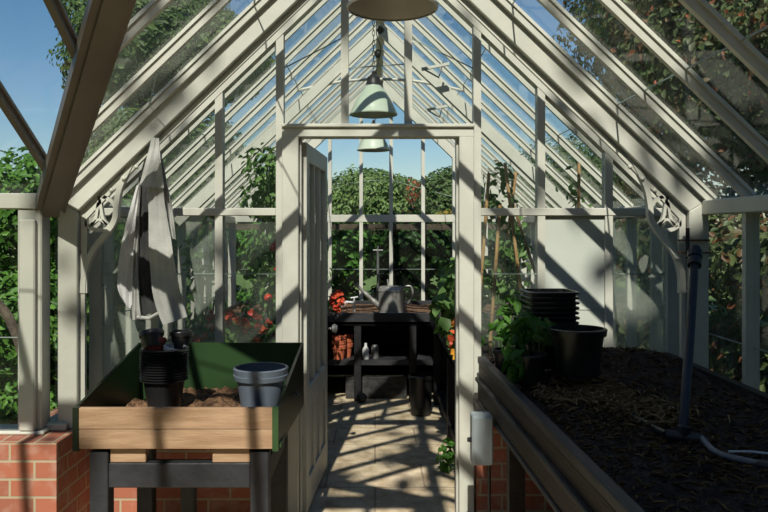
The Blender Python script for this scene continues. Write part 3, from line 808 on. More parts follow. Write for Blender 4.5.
# ------------------------------------------------------------------ raised bed at right
def bx(y): return .588 + (y - 1.71) * (.529 - .588) / (YP - .13 - 1.71)
bed = thing('raised_bed', 'dark timber raised bed along the right wall', 'bed', (1.0, 2.2, 0), world=True)
Y0B, Y1B = .5, YP - .13
def edge_board(dx0, dx1, z0, z1, nm, m, bev=.004):
    b = B()
    b.hexa([(bx(Y0B) + dx0, Y0B, z0), (bx(Y0B) + dx1, Y0B, z0), (bx(Y1B) + dx1, Y1B, z0), (bx(Y1B) + dx0, Y1B, z0), (bx(Y0B) + dx0, Y0B, z1), (bx(Y0B) + dx1, Y0B, z1), (bx(Y1B) + dx1, Y1B, z1), (bx(Y1B) + dx0, Y1B, z1)])
    return b.build(nm, m, bed, bevel=bev)
edge_board(-.005, .035, .868, .905, 'top_rail', 'bed_rail')
edge_board(0, .03, .80, .868, 'side_board', 'bed_wood')
edge_board(-.018, .03, .778, .80, 'ledge', 'bed_rail')
edge_board(-.004, .03, .69, .778, 'side_board', 'bed_wood')
edge_board(-.012, .03, .67, .69, 'ledge', 'bed_rail')
b = B(); b.hexa([(bx(Y0B) + .03, Y0B, .67), (1.53, Y0B, .67), (1.53, Y1B, .67), (bx(Y1B) + .03, Y1B, .67), (bx(Y0B) + .03, Y0B, .69), (1.53, Y0B, .69), (1.53, Y1B, .69), (bx(Y1B) + .03, Y1B, .69)]); b.build('base', 'bed_wood', bed)
b = B(); b.box(1.46, 1.50, Y0B, Y1B, .69, .925); b.build('back_board', 'black_wood', bed)
b = B(); b.box(bx(Y0B), 1.5, Y0B - .03, Y0B, .67, .90); b.build('end_board', 'bed_wood', bed)
b = B(); b.box(bx(Y1B) + .03, 1.5, Y1B - .025, Y1B, .69, .9); b.build('end_board', 'bed_wood', bed)
for y in (.7, 2.05, 3.3):
    b = B(); b.box(bx(y) + .05, bx(y) + .12, y, y + .07, 0, .67); b.build('leg', 'bed_wood', bed)
    b = B(); b.box(1.38, 1.45, y, y + .07, 0, .67); b.build('leg', 'bed_wood', bed)
def fbed(x, y):
    h = .885 + .030 * nzf(x, y, 3, 1) + .016 * nzf(x, y, 11, 4) + .010 * nzf(x, y, 33, 6) + .006 * nzf(x, y, 70, 8)
    h += .085 * math.exp(-((x - 1.12) ** 2 / .06 + (y - 3.62) ** 2 / .05)) + .06 * math.exp(-((x - 1.35) ** 2 / .04 + (y - 3.5) ** 2 / .06))
    e_ = min(1., (x - bx(y) - .03) / .09)
    return .69 + (h - .69) * (.80 + .20 * max(0, e_)) 
def bedmesh():
    nx, ny = 90, 210; b = B(); vs = []; fs = []
    for j in range(ny + 1):
        y = Y0B + .002 + (Y1B - .03 - Y0B) * j / ny
        for i in range(nx + 1):
            x = bx(y) + .032 + (1.458 - bx(y) - .032) * i / nx; vs.append((x, y, fbed(x, y)))
    for j in range(ny):
        for i in range(nx):
            a = j * (nx + 1) + i; fs.append((a, a + 1, a + nx + 2, a + nx + 1))
    b.add(vs, fs); return b
o = bedmesh().build('soil', 'soil', None, smooth=True); tag(o, 'dark lumpy soil filling the raised bed at right', 'soil', kind='stuff')
# straw scraps
n = 4200
Y = RNG.uniform(.9, 3.75, n); X = np.array([bx(y) for y in Y]) + RNG.uniform(.05, .88, n)
k1 = n // 3
cl = RNG.choice(4, k1); cxy = np.array([(.92, 3.05), (1.0, 2.75), (.80, 2.6), (.95, 2.2)])[cl]
X[:k1] = cxy[:, 0] + RNG.normal(0, .09, k1); Y[:k1] = cxy[:, 1] + RNG.normal(0, .13, k1)
X = np.clip(X, .65, 1.44)
Z = np.array([fbed(x, y) for x, y in zip(X, Y)]) + .004
Nn = np.tile(np.array([0, 0, 1.]), (n, 1))
o = leaf_mesh('straw', np.stack([X, Y, Z], 1), Nn, .035, 'straw', None, aspect=.16, droop=0, jitter=.25)
tag(o, 'dry straw and dead leaf scraps scattered over the soil', 'straw', kind='stuff')
n2 = 1500; cl = RNG.choice(3, n2, p=(.5, .3, .2)); cxy = np.array([(.93, 3.02), (1.0, 2.72), (.74, 2.98)])[cl]
X2 = np.clip(cxy[:, 0] + RNG.normal(0, .07, n2), .66, 1.4); Y2 = cxy[:, 1] + RNG.normal(0, .10, n2)
Z2 = np.array([fbed(x, y) for x, y in zip(X2, Y2)]) + .006 + RNG.uniform(0, .012, n2)
M['straw_pale'] = leaf_mat('pale_straw', [(.20, .12, .05), (.34, .22, .10), (.45, .31, .15)], .1, .8)
o = leaf_mesh('straw', np.stack([X2, Y2, Z2], 1), np.tile(np.array([0, 0, 1.]), (n2, 1)), .05, 'straw_pale', None, aspect=.12, droop=0, jitter=.3)
tag(o, 'pale straw clumps on the soil in front of the black tub', 'straw', kind='stuff')
# pale stick
b = B(); s3 = 747 / 2.25
p = Vector((1.05, 2.22, 0)); q = Vector((1.16, 2.16, 0)); p.z = fbed(p.x, p.y) + .012; q.z = fbed(q.x, q.y) + .012
b.tube([p, (p + q) / 2 + Vector((0, 0, .004)), q], .004, 6); o = b.build('stick', 'white_plastic', None, smooth=True); tag(o, 'thin pale stick lying on the soil at right', 'stick')

# standpipe + hose
sx, sy = .955, 2.32
sz = fbed(sx, sy)
tx, ty, tz = 1.225, 2.86, 1.455
t = thing('standpipe', 'dark leaning standpipe rising from the soil to the right frame', 'pipe', (sx, sy, sz), world=True)
b = B(); tube_p = [(sx, sy, sz - .05), (sx + (tx - sx) * .1, sy + (ty - sy) * .1, sz + (tz - sz) * .12), (sx + (tx - sx) * .6, sy + (ty - sy) * .6, sz + (tz - sz) * .55), (tx, ty, tz)]
b.tube(bez(tube_p, 8), .0155, 14); b.build('pipe', 'pipe', t, smooth=True)
ax = (Vector((tx, ty, tz)) - Vector(tube_p[2])).normalized()
b = B(); T = Vector((tx, ty, tz))
b.tube([T - ax * .055, T - ax * .02], .025, 14); b.tube([T - ax * .015, T + ax * .015], .028, 10); b.tube([T + ax * .015, T + ax * .035], .019, 12); b.build('coupling', 'pipe', t)
b = B(); b.tube([(sx - .045, sy + .015, sz + .018), (sx + .05, sy - .02, sz + .014)], .018, 12); b.tube([(sx, sy, sz - .02), (sx + .006, sy, sz + .05)], .020, 12); b.build('tee_joint', 'pipe', t, smooth=True)
t2 = thing('pipe_clamp', 'thin rusty pipe clamp strapped to the right frame post', 'clamp', (X0 + 1.5, YT - .05, 1.48), world=True)
for z in (1.44, 1.50):
    b = B(); b.tube([(X0 + 1.43, YT - .055, z), (X0 + 1.585, YT - .055, z)], .005, 6); b.build('strap', 'rust', t2)
b = B(); b.tube([(X0 + 1.475, YT - .06, 1.41), (X0 + 1.475, YT - .06, 1.56)], .010, 8); b.build('bolt', 'black_metal', t2)
t = thing('hose', 'grey irrigation hose lying along the soil from the standpipe', 'hose', (sx, sy, sz), world=True)
def onbed(x, y, dz): return (x, y, fbed(x, y) + dz)
hp = [onbed(sx + .05, sy - .02, .014), onbed(1.0, 2.17, .013), onbed(1.06, 2.02, .013), onbed(1.105, 1.92, .012), onbed(1.15, 1.83, .008), onbed(1.2, 1.72, -.01)]
b = B(); b.tube(bez(hp, 8), .010, 10); b.build('tube', 'hose_grey', t, smooth=True)
for f in (2, 3, 4):
    p = Vector(hp[f]); d = (Vector(hp[f]) - Vector(hp[f - 1])).normalized()
    b = B(); b.tube([p - d * .022, p + d * .022], .014, 10); b.build('joint', 'pipe', t, smooth=True)
hp2 = [onbed(sx - .045, sy + .015, .018), onbed(.93, 2.6, .012), onbed(.90, 2.85, .01), onbed(.87, 3.05, .008), onbed(.85, 3.2, .0)]
b = B(); b.tube(bez(hp2, 8), .010, 10); b.build('tube', 'pipe', t, smooth=True)
hp3 = [onbed(1.06, 2.04, .012), onbed(1.11, 2.05, .014), onbed(1.18, 1.98, .012), onbed(1.24, 1.86, .01)]
b = B(); b.tube(bez(hp3, 8), .006, 8); o = b.build('hose', 'pipe', None, smooth=True); tag(o, 'thin black hose branch lying right of the grey hose', 'hose')

# tubs and pots on the bed
def on(x, y): return (x, y, fbed(x, y) - .012)
b = pot_bm(.085, .112, .20, .016, .03, 44)
o = b.build('plant_tub', 'black_plastic', None, loc=(.86, 3.17, .935), smooth=True); tag(o, 'wide round black tub on the soil, right of the green seedling', 'tub')
proto = None
words = ['lowest', 'second lowest', 'third lowest', 'fourth lowest', 'middle', 'fifth from the top', 'fourth from the top', 'third from the top', 'second from the top', 'topmost']
for k in range(10):
    z = .925 + .0225 * k; lab = 'square black pot nested in the stack before the pale board, %s rim' % words[k]
    if proto is None:
        b = pot_bm(.085, .106, .145, .018, .011, 48, 9.); proto = b.build('square_pot', 'black_plastic', None, loc=(.80, 3.44, z), rot=(0, 0, .06)); tag(proto, lab, 'pot', 'nested square black pots on the bed')
    else: dup(proto, (.80 + random.uniform(-.003, .003), 3.44, z), (0, 0, .06), lab)
b = pot_bm(.055, .075, .13, .010, .02, 32); o = b.build('plant_pot', 'black_plastic', None, loc=(.655, 3.18, .895), smooth=True); tag(o, 'black pot holding the bushy green seedling on the bed edge', 'pot')
b = pot_bm(.04, .055, .10, .008, .02, 28); o = b.build('plant_pot', 'black_plastic', None, loc=(.615, 3.55, .885), smooth=True); tag(o, 'small black pot left of the green seedling', 'pot')

def plant(name, label, cat, base, blobs, n, size, m, stems=4, group=None, aspect=.6, droop=.35, jitter=.4, inner=.3, stem_r=.005, fruit=None):
    t = thing(name, label, cat, base, world=True, group=group)
    P, N = blob_points(blobs, n, inner); leaf_mesh('leaves', P, N, size, m, t, aspect=aspect, droop=droop, jitter=jitter)
    for k in range(stems):
        bl = blobs[k % len(blobs)]
        b = B(); b.tube(bez([base, (base[0] * .6 + bl[0] * .4 + random.uniform(-.02, .02), base[1] * .6 + bl[1] * .4, base[2] * .5 + bl[2] * .5), (bl[0] + random.uniform(-.03, .03), bl[1], bl[2] + bl[5] * .5)], 4), stem_r, 6); b.build('stem', 'stem', t, smooth=True)
    if fruit:
        nm, mm, pts, r_ = fruit
        for p in pts:
            b = B(); b.ball(p, r_, 8); b.build(nm, mm, t, smooth=True)
    return t
plant('seedling', 'bushy bright green seedling in a black pot on the bed edge', 'plant', (.655, 3.18, 1.0),
      [(.60, 3.16, 1.07, .065, .06, .08), (.64, 3.2, 1.13, .06, .06, .07), (.575, 3.10, .99, .045, .05, .07), (.65, 3.12, 1.16, .05, .05, .03)], 95, .07, 'leaf_pepper', 5, aspect=.5, droop=.8)
plant('seedling', 'small dark leaved seedling left behind the bushy one', 'plant', (.615, 3.55, .97), [(.60, 3.54, 1.10, .07, .06, .07), (.66, 3.55, 1.2, .06, .06, .05)], 40, .075, 'leaf_plant', 3, aspect=.45, droop=.6)
# dry flower bud + big leaf behind tub
plant('seedling', 'pale broad leaved seedling between the tub and square pots', 'plant', (.735, 3.30, .9), [(.74, 3.27, 1.10, .05, .05, .04)], 7, .12, 'leaf_tomato', 3, aspect=.6, droop=.5)

# electric box
t = thing('switch_box', 'pale grey electric box on the bed side next to the right door post', 'electric box', (.478, 3.35, .505), world=True)
b = B(); b.box(.432, .524, 3.315, 3.40, .505, .725); b.build('housing', 'box_white', t, bevel=.006)
b = B(); b.box(.434, .522, 3.30, 3.315, .508, .722); b.build('lid', 'box_white', t, bevel=.006)
b = B(); b.box(.424, .432, 3.34, 3.36, .60, .62); b.tube([(.414, 3.35, .61), (.426, 3.35, .61)], .010, 10); b.build('switch', 'black_plastic', t)
b = B(); b.tube([(.515, 3.37, .505), (.515, 3.37, .0)], .008, 8); b.build('conduit', 'black_plastic', t)
b = B(); b.ball((.64, 2.42, .42), .022, 8); b.tube([(.64, 2.42, .0), (.64, 2.42, .40)], .010, 8); o = b.build('valve', 'tomato', None, smooth=True); tag(o, 'small red knob low under the raised bed', 'valve')

# ------------------------------------------------------------------ far room benches
def bench(label, loc, x0, x1, y0, y1, legs, top=.80, board=.09, shelf=None, open_side=None):
    t = thing('tray_bench', label, 'bench', loc, world=True)
    zb_ = top - board
    b = B(); b.box(x0, x1, y0, y1, zb_ - .02, zb_ + .01); b.build('base', 'black_wood', t)
    for (a, c, d, e_) in ((x0, x1, y0, y0 + .025), (x0, x1, y1 - .025, y1), (x0, x0 + .025, y0 + .025, y1 - .025), (x1 - .025, x1, y0 + .025, y1 - .025)):
        b = B(); b.box(a, c, d, e_, zb_ - .02, top); b.build('side_board', 'grey_black_wood', t, bevel=.003)
    for (x, y) in legs:
        b = B(); b.box(x, x + .065, y, y + .065, 0, zb_ - .02); b.build('leg', 'black_wood', t, bevel=.003)
    b = B(); b.box(x0 + .03, x1 - .03, y1 - .06, y1 - .04, .02, zb_ - .02); b.build('back_panel', 'black_wood', t)  # dark sheet added where the space below the bench is in shade
    if shelf:
        b = B(); b.box(x0 + .05, x1 - .05, y0 + .02, y1 - .05, shelf - .045, shelf); b.build('shelf', 'grey_black_wood', t)
    return t
bench('black tray bench across the far gable under the watering can', (0.04, 7.2, 0), -1.43, 1.5, 6.75, 7.95, [(-1.3, 6.78), (-.19, 6.76), (.31, 6.76), (1.3, 6.78), (-1.3, 7.85), (-.19, 7.85), (.31, 7.85), (1.3, 7.85)], shelf=.37)
b = B(); b.box(-1.38, 1.45, 6.752 - .002, 6.765, .665, .685)
bench('black tray bench right of the aisle beyond the doorway', (1.0, 5.4, 0), .49, 1.5, 4.15, 6.72, [(.52, 4.2), (.52, 5.35), (.52, 6.6), (1.4, 4.2), (1.4, 5.35), (1.4, 6.6)], shelf=.14)
bench('black tray bench at left behind the open door', (-.95, 5.5, 0), -1.43, -.45, 4.15, 6.72, [(-.54, 4.2), (-.54, 5.35), (-.54, 6.6), (-1.38, 4.2), (-1.38, 5.35), (-1.38, 6.6)])
def bed_soil(x0, x1, y0, y1, z, lab, seed, m='compost'):
    o = heap(x0, x1, y0, y1, lambda x, y: z + .012 * nzf(x, y, 8, seed) + .008 * nzf(x, y, 30, seed), 40, 40, z - .04).build('soil', m, None, smooth=True)
    tag(o, lab, 'soil', kind='stuff')
bed_soil(-1.40, 1.47, 6.78, 7.92, .765, 'brown gravelly soil in the far bench around the watering can', 2)
bed_soil(.517, 1.47, 4.18, 6.69, .76, 'dark soil in the bench right of the aisle', 5, 'soil')
bed_soil(-1.40, -.48, 4.18, 6.69, .76, 'dark soil in the bench behind the open door', 7, 'soil')

# watering can
t = thing('watering_can', 'galvanised watering can on the far bench', 'watering can', (.15, 7.02, .772))
b = B(); R = .118
b.lathe([(1e-4, .004), (R, .004), (R + .004, 0), (R + .004, .012), (R, .016), (R, .20), (R + .004, .204), (R + .004, .214), (R, .218), (R * .9, .25), (R * .86, .25), (R * .94, .215), (R * .95, .02), (1e-4, .02)], seg=40); b.build('body', 'zinc', t, smooth=True)
b = B(); b.prism([(-R * .9, .232), (R * .1, .232), (R * .1, .246), (-R * .9, .246)], -.07, .07); b.build('cover', 'zinc', t)
b = B(); b.tube(bez([(-R + .02, 0, .05), (-R - .06, 0, .125), (-R - .13, 0, .19), (-R - .20, 0, .255)], 6), [.026] * 6 + [.02] * 6 + [.015] * 7, 14); b.build('spout', 'zinc', t, smooth=True)
b = B(); b.tube([(-R - .195, 0, .25), (-R - .215, 0, .272)], [.016, .024], 14); b.build('rose', 'zinc', t, smooth=True)
b = B(); b.tube(bez([(R - .01, 0, .055), (R + .05, 0, .10), (R + .085, 0, .18), (R + .07, 0, .245), (R + .02, 0, .25), (R - .01, 0, .225)], 6), .009, 8); b.build('handle', 'zinc', t, smooth=True)
b = B(); b.tube(bez([(-.02, -.09, .24), (-.03, -.03, .30), (-.03, .03, .30), (-.02, .09, .24)], 6), .008, 8); b.build('carrying_handle', 'zinc', t, smooth=True)
# sprinkler pole
t = thing('sprinkler', 'thin grey sprinkler pole behind the watering can', 'sprinkler', (.03, 7.6, .77), world=True)
b = B(); b.tube([(.03, 7.6, .76), (.03, 7.6, 1.34)], .013, 8); b.build('pole', 'steel', t, smooth=True)
b = B(); b.tube([(-.02, 7.6, 1.345), (.08, 7.6, 1.345)], .006, 8); b.tube([(.03, 7.6, 1.33), (.03, 7.6, 1.39)], .008, 8); b.build('head', 'steel', t, smooth=True)
# white tap left of can
t = thing('tap', 'small pale tap standing left of the watering can spout', 'tap', (-.22, 7.2, .77), world=True)
b = B(); b.tube([(-.20, 7.2, .76), (-.20, 7.2, .87)], .013, 8); b.tube([(-.20, 7.2, .85), (-.29, 7.2, .86), (-.30, 7.2, .82)], .010, 8); b.build('spout', 'white_plastic', t, smooth=True)
b = B(); b.tube([(-.235, 7.2, .895), (-.165, 7.2, .905)], .007, 8); b.tube([(-.20, 7.2, .87), (-.20, 7.2, .90)], .007, 8); b.build('handle', 'white_plastic', t, smooth=True)

# under the far bench
for i, (x, y, z, r_, lab) in enumerate(((-.33, 6.84, .37, .062, 'leftmost terracotta pot on the shelf under the far bench'), (-.265, 6.95, .37, .055, 'terracotta pot behind the leftmost one under the far bench'))):
    for k in range(3):
        b = pot_bm(r_ * .72, r_, .13, .012, .035, 24)
        o = b.build('plant_pot', 'terracotta', None, loc=(x, y, z + .045 * k), smooth=True); tag(o, lab if k == 0 else lab.replace('terracotta pot', 'terracotta pot nested %s' % ['', 'second', 'third'][k]), 'pot', 'terracotta pots under the far bench')
b = B(); b.lathe([(1e-4, 0), (.03, 0), (.03, .09), (.012, .12), (.012, .145), (1e-4, .146)], seg=16); o = b.build('bottle', 'white_plastic', None, loc=(-.085, 6.84, .37), smooth=True); tag(o, 'small white bottle on the shelf under the far bench', 'bottle')
b = B(); b.lathe([(1e-4, 0), (.035, 0), (.035, .10), (.02, .12), (1e-4, .121)], seg=16); o = b.build('jar', 'steel', None, loc=(0.0, 6.9, .37), smooth=True); tag(o, 'dull grey jar beside the white bottle under the far bench', 'jar')
b = B(); b.box(-.27, .29, 6.86, 6.89, 0, .20); b.box(-.27, .29, 6.855, 6.86, .185, .20); o = b.build('board', 'bed_rail', None); tag(o, 'long grey board standing on edge under the far bench', 'board')
b = B(); b.lathe([(1e-4, 0), (.085, 0), (.10, .30), (.108, .30), (.11, .33), (.10, .335), (.094, .30), (.08, .01), (1e-4, .01)], seg=28); o = b.build('bucket', 'black_plastic', None, loc=(.385, 6.28, 0), smooth=True); tag(o, 'tall black bucket on the paving by the right bench', 'bucket')
b = B(); b.ball((-.12, 6.70, .05), .05, 8, .9); o = b.build('stone', 'bed_rail', None, loc=(0, 0, -.006), smooth=True); tag(o, 'grey stone on the paving at the far bench leg', 'stone')
plant('weed', 'small green weed at the foot of the right bench', 'plant', (.47, 4.75, 0), [(.46, 4.75, .12, .06, .07, .11)], 70, .05, 'leaf_plant', 3, aspect=.7)

# ------------------------------------------------------------------ planting in the far room
def flowers(t, pts, m, r_=.03, nm='flower_head'):
    for p in pts:
        P = np.tile(np.array(p), (9, 1)) + RNG.normal(0, r_ * .4, (9, 3)); N = RNG.normal(0, .6, (9, 3)) + np.array([0, -.6, .6])
        leaf_mesh(nm, P, N, r_ * 1.5, m, t, aspect=.9)
# broad leaved plant over the aisle, right
t = plant('squash_plant', 'broad leaved plant leaning over the aisle from the right bench', 'plant', (.70, 5.0, .76),
      [(.56, 4.95, 1.02, .16, .2, .20), (.66, 5.2, 1.2, .14, .2, .2), (.50, 4.85, .92, .10, .15, .12), (.62, 5.6, 1.15, .15, .2, .2), (.44, 4.9, 1.0, .08, .12, .10)], 260, .095, 'leaf_tomato', 7, aspect=.85, droop=.4)
t = plant('bedding_flower', 'low red and orange flowers at the edge of the right bench', 'flower', (.60, 4.6, .76), [(.57, 4.6, .86, .09, .12, .07), (.54, 4.75, .80, .06, .1, .08)], 60, .07, 'leaf_plant', 4)
flowers(t, [(.50, 4.62, .90), (.53, 4.5, .86), (.55, 4.7, .93), (.49, 4.75, .82)], 'red_petal', .032)
flowers(t, [(.50, 4.5, .80), (.52, 4.8, .95)], 'orange_petal', .035)
t = plant('bedding_flower', 'red flowers at the left end of the far bench', 'flower', (-.36, 6.95, .76), [(-.38, 6.95, .86, .10, .08, .08)], 50, .06, 'leaf_plant', 4)
flowers(t, [(-.38, 6.88, .93), (-.33, 6.9, .96), (-.40, 6.9, .87), (-.31, 6.88, .90), (-.35, 6.87, .83)], 'red_petal', .035)
flowers(t, [(-.30, 6.87, .88)], 'white_petal', .03)
# tomato plants, left
for i, (x, y, h, lab) in enumerate(((-.62, 4.75, 1.95, 'tall tomato plant with red fruit just left of the door post'), (-.70, 5.35, 1.95, 'tall tomato plant behind the nearest tomato plant'), (-.62, 6.05, 2.05, 'third tomato plant back along the left bench'), (-1.05, 4.55, 1.55, 'thin climbing plant against the left glass'))):
    bl = []
    nb = 6
    for k in range(nb):
        z = .95 + (h - .95) * k / (nb - 1)
        rr = .19 if i < 3 else .09
        bl.append((x + random.uniform(-.07, .07), y + random.uniform(-.08, .08), z, rr, rr, .15))
    fr = [(x + random.uniform(-.12, .12), y - random.uniform(.08, .16), random.uniform(1.1, 1.6)) for q in range(5)] if i < 3 else []
    if i == 0: fr = [(-.60, 4.60, 1.46), (-.625, 4.60, 1.44), (-.585, 4.6, 1.455), (-.60, 4.6, 1.30), (-.66, 4.62, 1.13), (-.53, 4.6, 1.16)]
    plant('tomato_plant', lab, 'plant', (x, y, .76), bl, 900 if i < 3 else 110, .06 if i < 3 else .08, 'leaf_tomato', 6, aspect=.5, droop=.5, stem_r=.007, fruit=('tomato', 'tomato', fr, .026))
for i, (x, y, w_, lab) in enumerate(((-.95, 4.45, .10, 'low red bedding flowers behind the left part of the tray'), (-.76, 4.40, .09, 'low red bedding flowers nearest the middle of the tray'), (-.58, 4.42, .08, 'low red bedding flowers close to the open door'), (-.86, 4.75, .10, 'second row of low red bedding flowers on the left bench'))):
    t = plant('bedding_flower', lab, 'flower', (x, y, .76), [(x, y, .90, w_, .08, .09)], 45, .07, 'leaf_tomato', 3, group='red bedding flowers on the left bench')
    flowers(t, [(x + random.uniform(-w_, w_), y - random.uniform(.0, .08), .93 + random.uniform(-.05, .13)) for q in range(8)], 'red_petal', .024)
# canes, right
cane_px = [((489, 173), (480, 305), 4.45), ((505, 163), (523, 300), 4.5), ((516, 172), (500, 300), 4.75), ((510, 195), (545, 300), 4.9), ((579, 163), (579, 300), 4.6), ((500, 205), (492, 330), 4.35)]
for i, (a, c, d) in enumerate(cane_px):
    s2 = 747 / d
    p = ((a[0] - 375) / s2, d, 1.55 - (a[1] - 230) / s2); q = ((c[0] - 375) / s2, d + .03, 1.55 - (c[1] - 230) / s2)
    dirv = Vector(q) - Vector(p); q = Vector(p) + dirv * ((p[2] - .745) / (p[2] - q[2]))
    b = B(); b.tube([p, q], .010, 8)
    for k in range(1, 6):
        m_ = Vector(p).lerp(q, k / 6); dd = dirv.normalized() * .004; b.tube([m_ - dd, m_ + dd], .0125, 8)
    o = b.build('bamboo_cane', 'bamboo', None, smooth=True)
    tag(o, ['leftmost leaning bamboo cane behind the right door post', 'bamboo cane leaning right from the tallest tip', 'bamboo cane crossing leftwards behind the others', 'steeply slanting bamboo cane farthest back', 'lone bamboo cane behind the boarded bay', 'short near bamboo cane low by the door post'][i], 'cane', 'bamboo canes on the right bench')
for i, (x, y, h, lab) in enumerate(((.78, 4.6, 1.85, 'climbing plant twined on the canes right of the doorway'), (1.27, 4.65, 1.85, 'slim climbing plant on the lone cane behind the boarded bay'), (1.0, 5.3, 1.6, 'leafy plant behind the cane group on the right bench'))):
    bl = [(x + random.uniform(-.06, .06), y, .95 + (h - .95) * k / 5, .10, .09, .12) for k in range(6)]
    plant('climbing_plant', lab, 'plant', (x, y, .76), bl, 220 if i != 1 else 70, .055, 'leaf_tomato', 5, aspect=.65, droop=.5)

# ------------------------------------------------------------------ outdoors
def hedge(label, x0, x1, y0, y1, z1, n, size, m, name='hedge'):
    t = thing(name, label, 'hedge', ((x0 + x1) / 2, (y0 + y1) / 2, -.06), world=True)
    bl = []
    nx = max(1, int((x1 - x0) / .7)); ny = max(1, int((y1 - y0) / .7)); nz = max(1, int(z1 / .6))
    for i in range(nx):
        for j in range(ny):
            bl.append((x0 + (i + .5) * (x1 - x0) / nx, y0 + (j + .5) * (y1 - y0) / ny, .2, .5, .5, .35))
            for k in range(nz):
                bl.append((x0 + (i + .5) * (x1 - x0) / nx + random.uniform(-.1, .1), y0 + (j + .5) * (y1 - y0) / ny + random.uniform(-.1, .1), (k + .5) * z1 / nz + random.uniform(-.08, .08), .5, .5, .42))
    P, N = blob_points(bl, n, .15); k = P[:, 2] > -.05
    leaf_mesh('foliage', P[k], N[k], size, m, t)
    for i in range(nx):
        for j in range(ny):
            b = B(); xx = x0 + (i + .5) * (x1 - x0) / nx; yy = y0 + (j + .5) * (y1 - y0) / ny
            b.tube([(xx, yy, -.08), (xx + .03, yy, z1 * .7)], [.03, .015], 6); b.build('trunk', 'bark', t)
    return t
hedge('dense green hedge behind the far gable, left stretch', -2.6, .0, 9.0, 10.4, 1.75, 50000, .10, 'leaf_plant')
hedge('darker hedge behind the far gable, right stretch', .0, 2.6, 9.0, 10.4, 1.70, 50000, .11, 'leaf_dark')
hedge('bright green hedge outside the left porch window', -5.0, -2.15, 5.0, 5.9, 2.0, 60000, .065, 'leaf_hedge')
hedge('green hedge along the left side of the far room', -3.2, -2.4, 6.5, 9.0, 1.8, 11000, .12, 'leaf_hedge')
hedge('shady shrubs outside the right glazing', 2.7, 3.5, 2.0, 9.0, 1.7, 20000, .11, 'leaf_right')
b = B(); b.box(-3.2, 3.2, 8.62, 8.66, 1.55, 1.62)
t = thing('fence_rail', 'dark brown timber rail crossing behind the far gable', 'fence', (0, 8.64, 0), world=True)
b.build('rail', 'bark', t)
for x in (-3.1, 3.1):
    b2 = B(); b2.box(x, x + .08, 8.66, 8.74, -.08, 1.7); b2.build('post', 'bark', t)

def crown(cx, cy, cz, r, n=7, sq=.8, rng=None):
    out = [(cx, cy, cz, r * .75, r * .75, r * .7)]
    for k in range(n):
        a = 2 * math.pi * k / n + random.uniform(-.3, .3); el = random.uniform(-.5, .9)
        q = r * .62
        out.append((cx + q * math.cos(a) * math.cos(el), cy + q * math.sin(a) * math.cos(el), cz + q * math.sin(el) * sq, r * .48, r * .48, r * .42))
    return out
bush = [(-2.0, 14.5, 1.25, .95, 'leaf_far', 'low rounded tree at the left edge of the doorway view'), (.15, 15.5, 1.75, 1.35, 'leaf_far', 'tall rounded green tree in the middle of the doorway view'),
        (1.75, 14.6, 1.75, 1.3, 'leaf_tree', 'large rounded tree behind the far gable, right of centre'), (5.0, 17, 2.3, 2.0, 'leaf_tree', 'broad tree at the back right beyond the gable'), (-4.6, 16, 2.4, 2.0, 'leaf_far', 'broad tree at the back left beyond the gable'),
        (.9, 18.5, 1.0, 1.1, 'leaf_far', 'low tree in the gap between the two rounded trees')]
for (x, y, z, r_, m, lab) in bush:
    tree('garden_tree', lab, 'tree', (x, y, -.07), crown(x, y, z, r_, 10), 30000, .085, m, .1, group='trees behind the far gable')
for (x, y, lab) in ((-1.35, 11.6, 'yellow flowering shrub at left behind the hedge'), (1.35, 11.6, 'yellow tinged shrub at right behind the hedge')):
    tree('yellow_shrub', lab, 'shrub', (x, y, -.07), crown(x, y, 1.3, .75), 5000, .10, 'leaf_yellow', .05)
tree('russet_shrub', 'russet leaved shrub tip above the hedge near the centre', 'shrub', (.62, 12.4, -.07), [(.62, 12.4, 2.2, .14, .14, .22), (.62, 12.4, 1.3, .3, .3, .6)], 700, .06, 'leaf_red', .04)
tree('garden_tree', 'tall tree beyond the left roof slope', 'tree', (-3.6, 12.5, -.07), crown(-3.6, 12.6, 4.6, 1.7, 9) + crown(-3.6, 12.4, 2.4, 1.5, 5), 50000, .10, 'leaf_tree', .16)
tree('garden_tree', 'loose tree against the sky beyond the left porch roof', 'tree', (-5.6, 9.1, -.07), crown(-5.6, 9.2, 1.7, 1.0, 7), 7000, .13, 'leaf_tree', .12)
tree('garden_tree', 'big shady tree filling the right roof glass', 'tree', (5.6, 9.8, -.07), crown(5.6, 9.8, 3.7, 3.2, 14) + crown(5.4, 7.0, 3.0, 2.0, 8), 110000, .10, 'leaf_right', .2,
     extra=[('berries', 900, .09, 'leaf_red', crown(5.2, 8.6, 3.6, 2.9, 10))])
# the tree behind the viewer that shades the raised bed
tree('garden_tree', 'tree behind the viewpoint shading the raised bed', 'tree', (1.6, -3.6, -.07),
     [(.75, -3.2, 6.6, .95, .8, .8), (1.5, -3.2, 6.4, .9, .8, .9), (.85, -3.3, 5.6, .9, .8, .7), (1.9, -3.5, 7.0, .8, .8, .7), (2.2, -3.3, 5.6, .9, .8, .8), (1.1, -3.2, 7.4, .7, .7, .6), (.5, -3.2, 7.25, .6, .6, .5), (1.35, -3.2, 7.75, .5, .5, .45), (.45, -3.1, 5.3, .7, .7, .5)], 18000, .16, 'leaf_tree', .16)
hedge('added unseen tall hedge behind the viewpoint, blocking skylight', -7, 9, -11, -9.6, 8.0, 22000, .36, 'leaf_dark')  # this hedge and the next two are added to cut skylight
hedge('added unseen tall hedge left of the porch, blocking skylight', -8.5, -7.2, -9, .5, 6.5, 14000, .34, 'leaf_dark')  # out of view, added to dim the left side
hedge('added unseen tall hedge right of the glasshouse, blocking skylight', 4.6, 5.8, -9, 1.5, 6.5, 14000, .34, 'leaf_dark')  # out of view, added to dim the right side
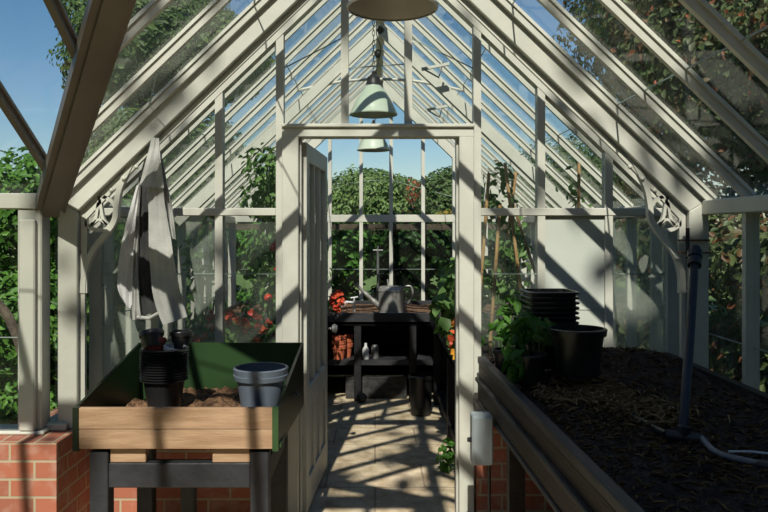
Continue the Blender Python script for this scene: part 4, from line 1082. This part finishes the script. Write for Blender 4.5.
bt = [o for o in COL.objects if o.get('label', '').startswith('tree behind the viewpoint')][0]
Pq = np.stack([RNG.uniform(-2.3, 1.2, 130), RNG.uniform(-3.6, -2.8, 130), RNG.uniform(7.0, 9.8, 130)], 1)
leaf_mesh('loose_twigs', Pq, np.tile(np.array([0, -.7, .7]), (130, 1)), .22, 'leaf_tree', bt)
# pale edging outside porch window
b = B(); b.box(-3.2, -1.95, 4.35, 4.5, -.06, .30); o = b.build('kerb', 'panel', None, bevel=.01); tag(o, 'pale stone kerb outside the left porch window', 'kerb')
b = B(); b.tube(bez([(-2.0, 4.6, -.05), (-2.1, 4.6, .5), (-2.25, 4.6, 1.0), (-2.5, 4.6, 1.25)], 6), .03, 8); o = b.build('branch_stake', 'bark', None, smooth=True); tag(o, 'dark bent branch outside the left porch window', 'branch')

# ------------------------------------------------------------------ light, sky, camera
L = Vector((.10, 1.0, -1.0)).normalized()
ld = bpy.data.lights.new('sun', 'SUN'); ld.energy = 5.9; ld.angle = math.radians(.6); ld.color = (1.0, .95, .87)
lo = bpy.data.objects.new('sun', ld); COL.objects.link(lo); lo.rotation_euler = L.to_track_quat('-Z', 'Y').to_euler(); lo.location = (-1, -10, 12)
w = bpy.data.worlds.new('sky'); SC.world = w; w.use_nodes = True; nt = w.node_tree; nt.nodes.clear()
sk = nt.nodes.new('ShaderNodeTexSky'); sk.sky_type = 'NISHITA'; sk.sun_disc = False; sk.sun_elevation = math.radians(45); sk.sun_rotation = math.radians(185); sk.air_density = 1.0; sk.dust_density = .6; sk.ozone_density = 1.2
bg = nt.nodes.new('ShaderNodeBackground'); bg.inputs[1].default_value = .098
ow = nt.nodes.new('ShaderNodeOutputWorld'); hs = nt.nodes.new('ShaderNodeHueSaturation'); hs.inputs['Saturation'].default_value = 1.3; nt.links.new(sk.outputs[0], hs.inputs['Color']); nt.links.new(hs.outputs[0], bg.inputs[0]); nt.links.new(bg.outputs[0], ow.inputs[0])

cd = bpy.data.cameras.new('camera'); cam = bpy.data.objects.new('camera', cd); COL.objects.link(cam)
cam.location = (0, 0, 1.55); cam.rotation_euler = (math.pi / 2, 0, 0)
cd.sensor_width = 36; cd.lens = 747 / 768 * 36
cd.shift_x = (384 - 375) / 768; cd.shift_y = -(256 - 230) / 768
cd.clip_start = .05; cd.clip_end = 300
SC.camera = cam
SC.view_settings.view_transform = 'Standard'; SC.view_settings.look = 'None'; SC.view_settings.exposure = 0; SC.view_settings.gamma = 1
SC.cycles.transparent_max_bounces = 48
SC.cycles.max_bounces = 8; SC.cycles.diffuse_bounces = 1
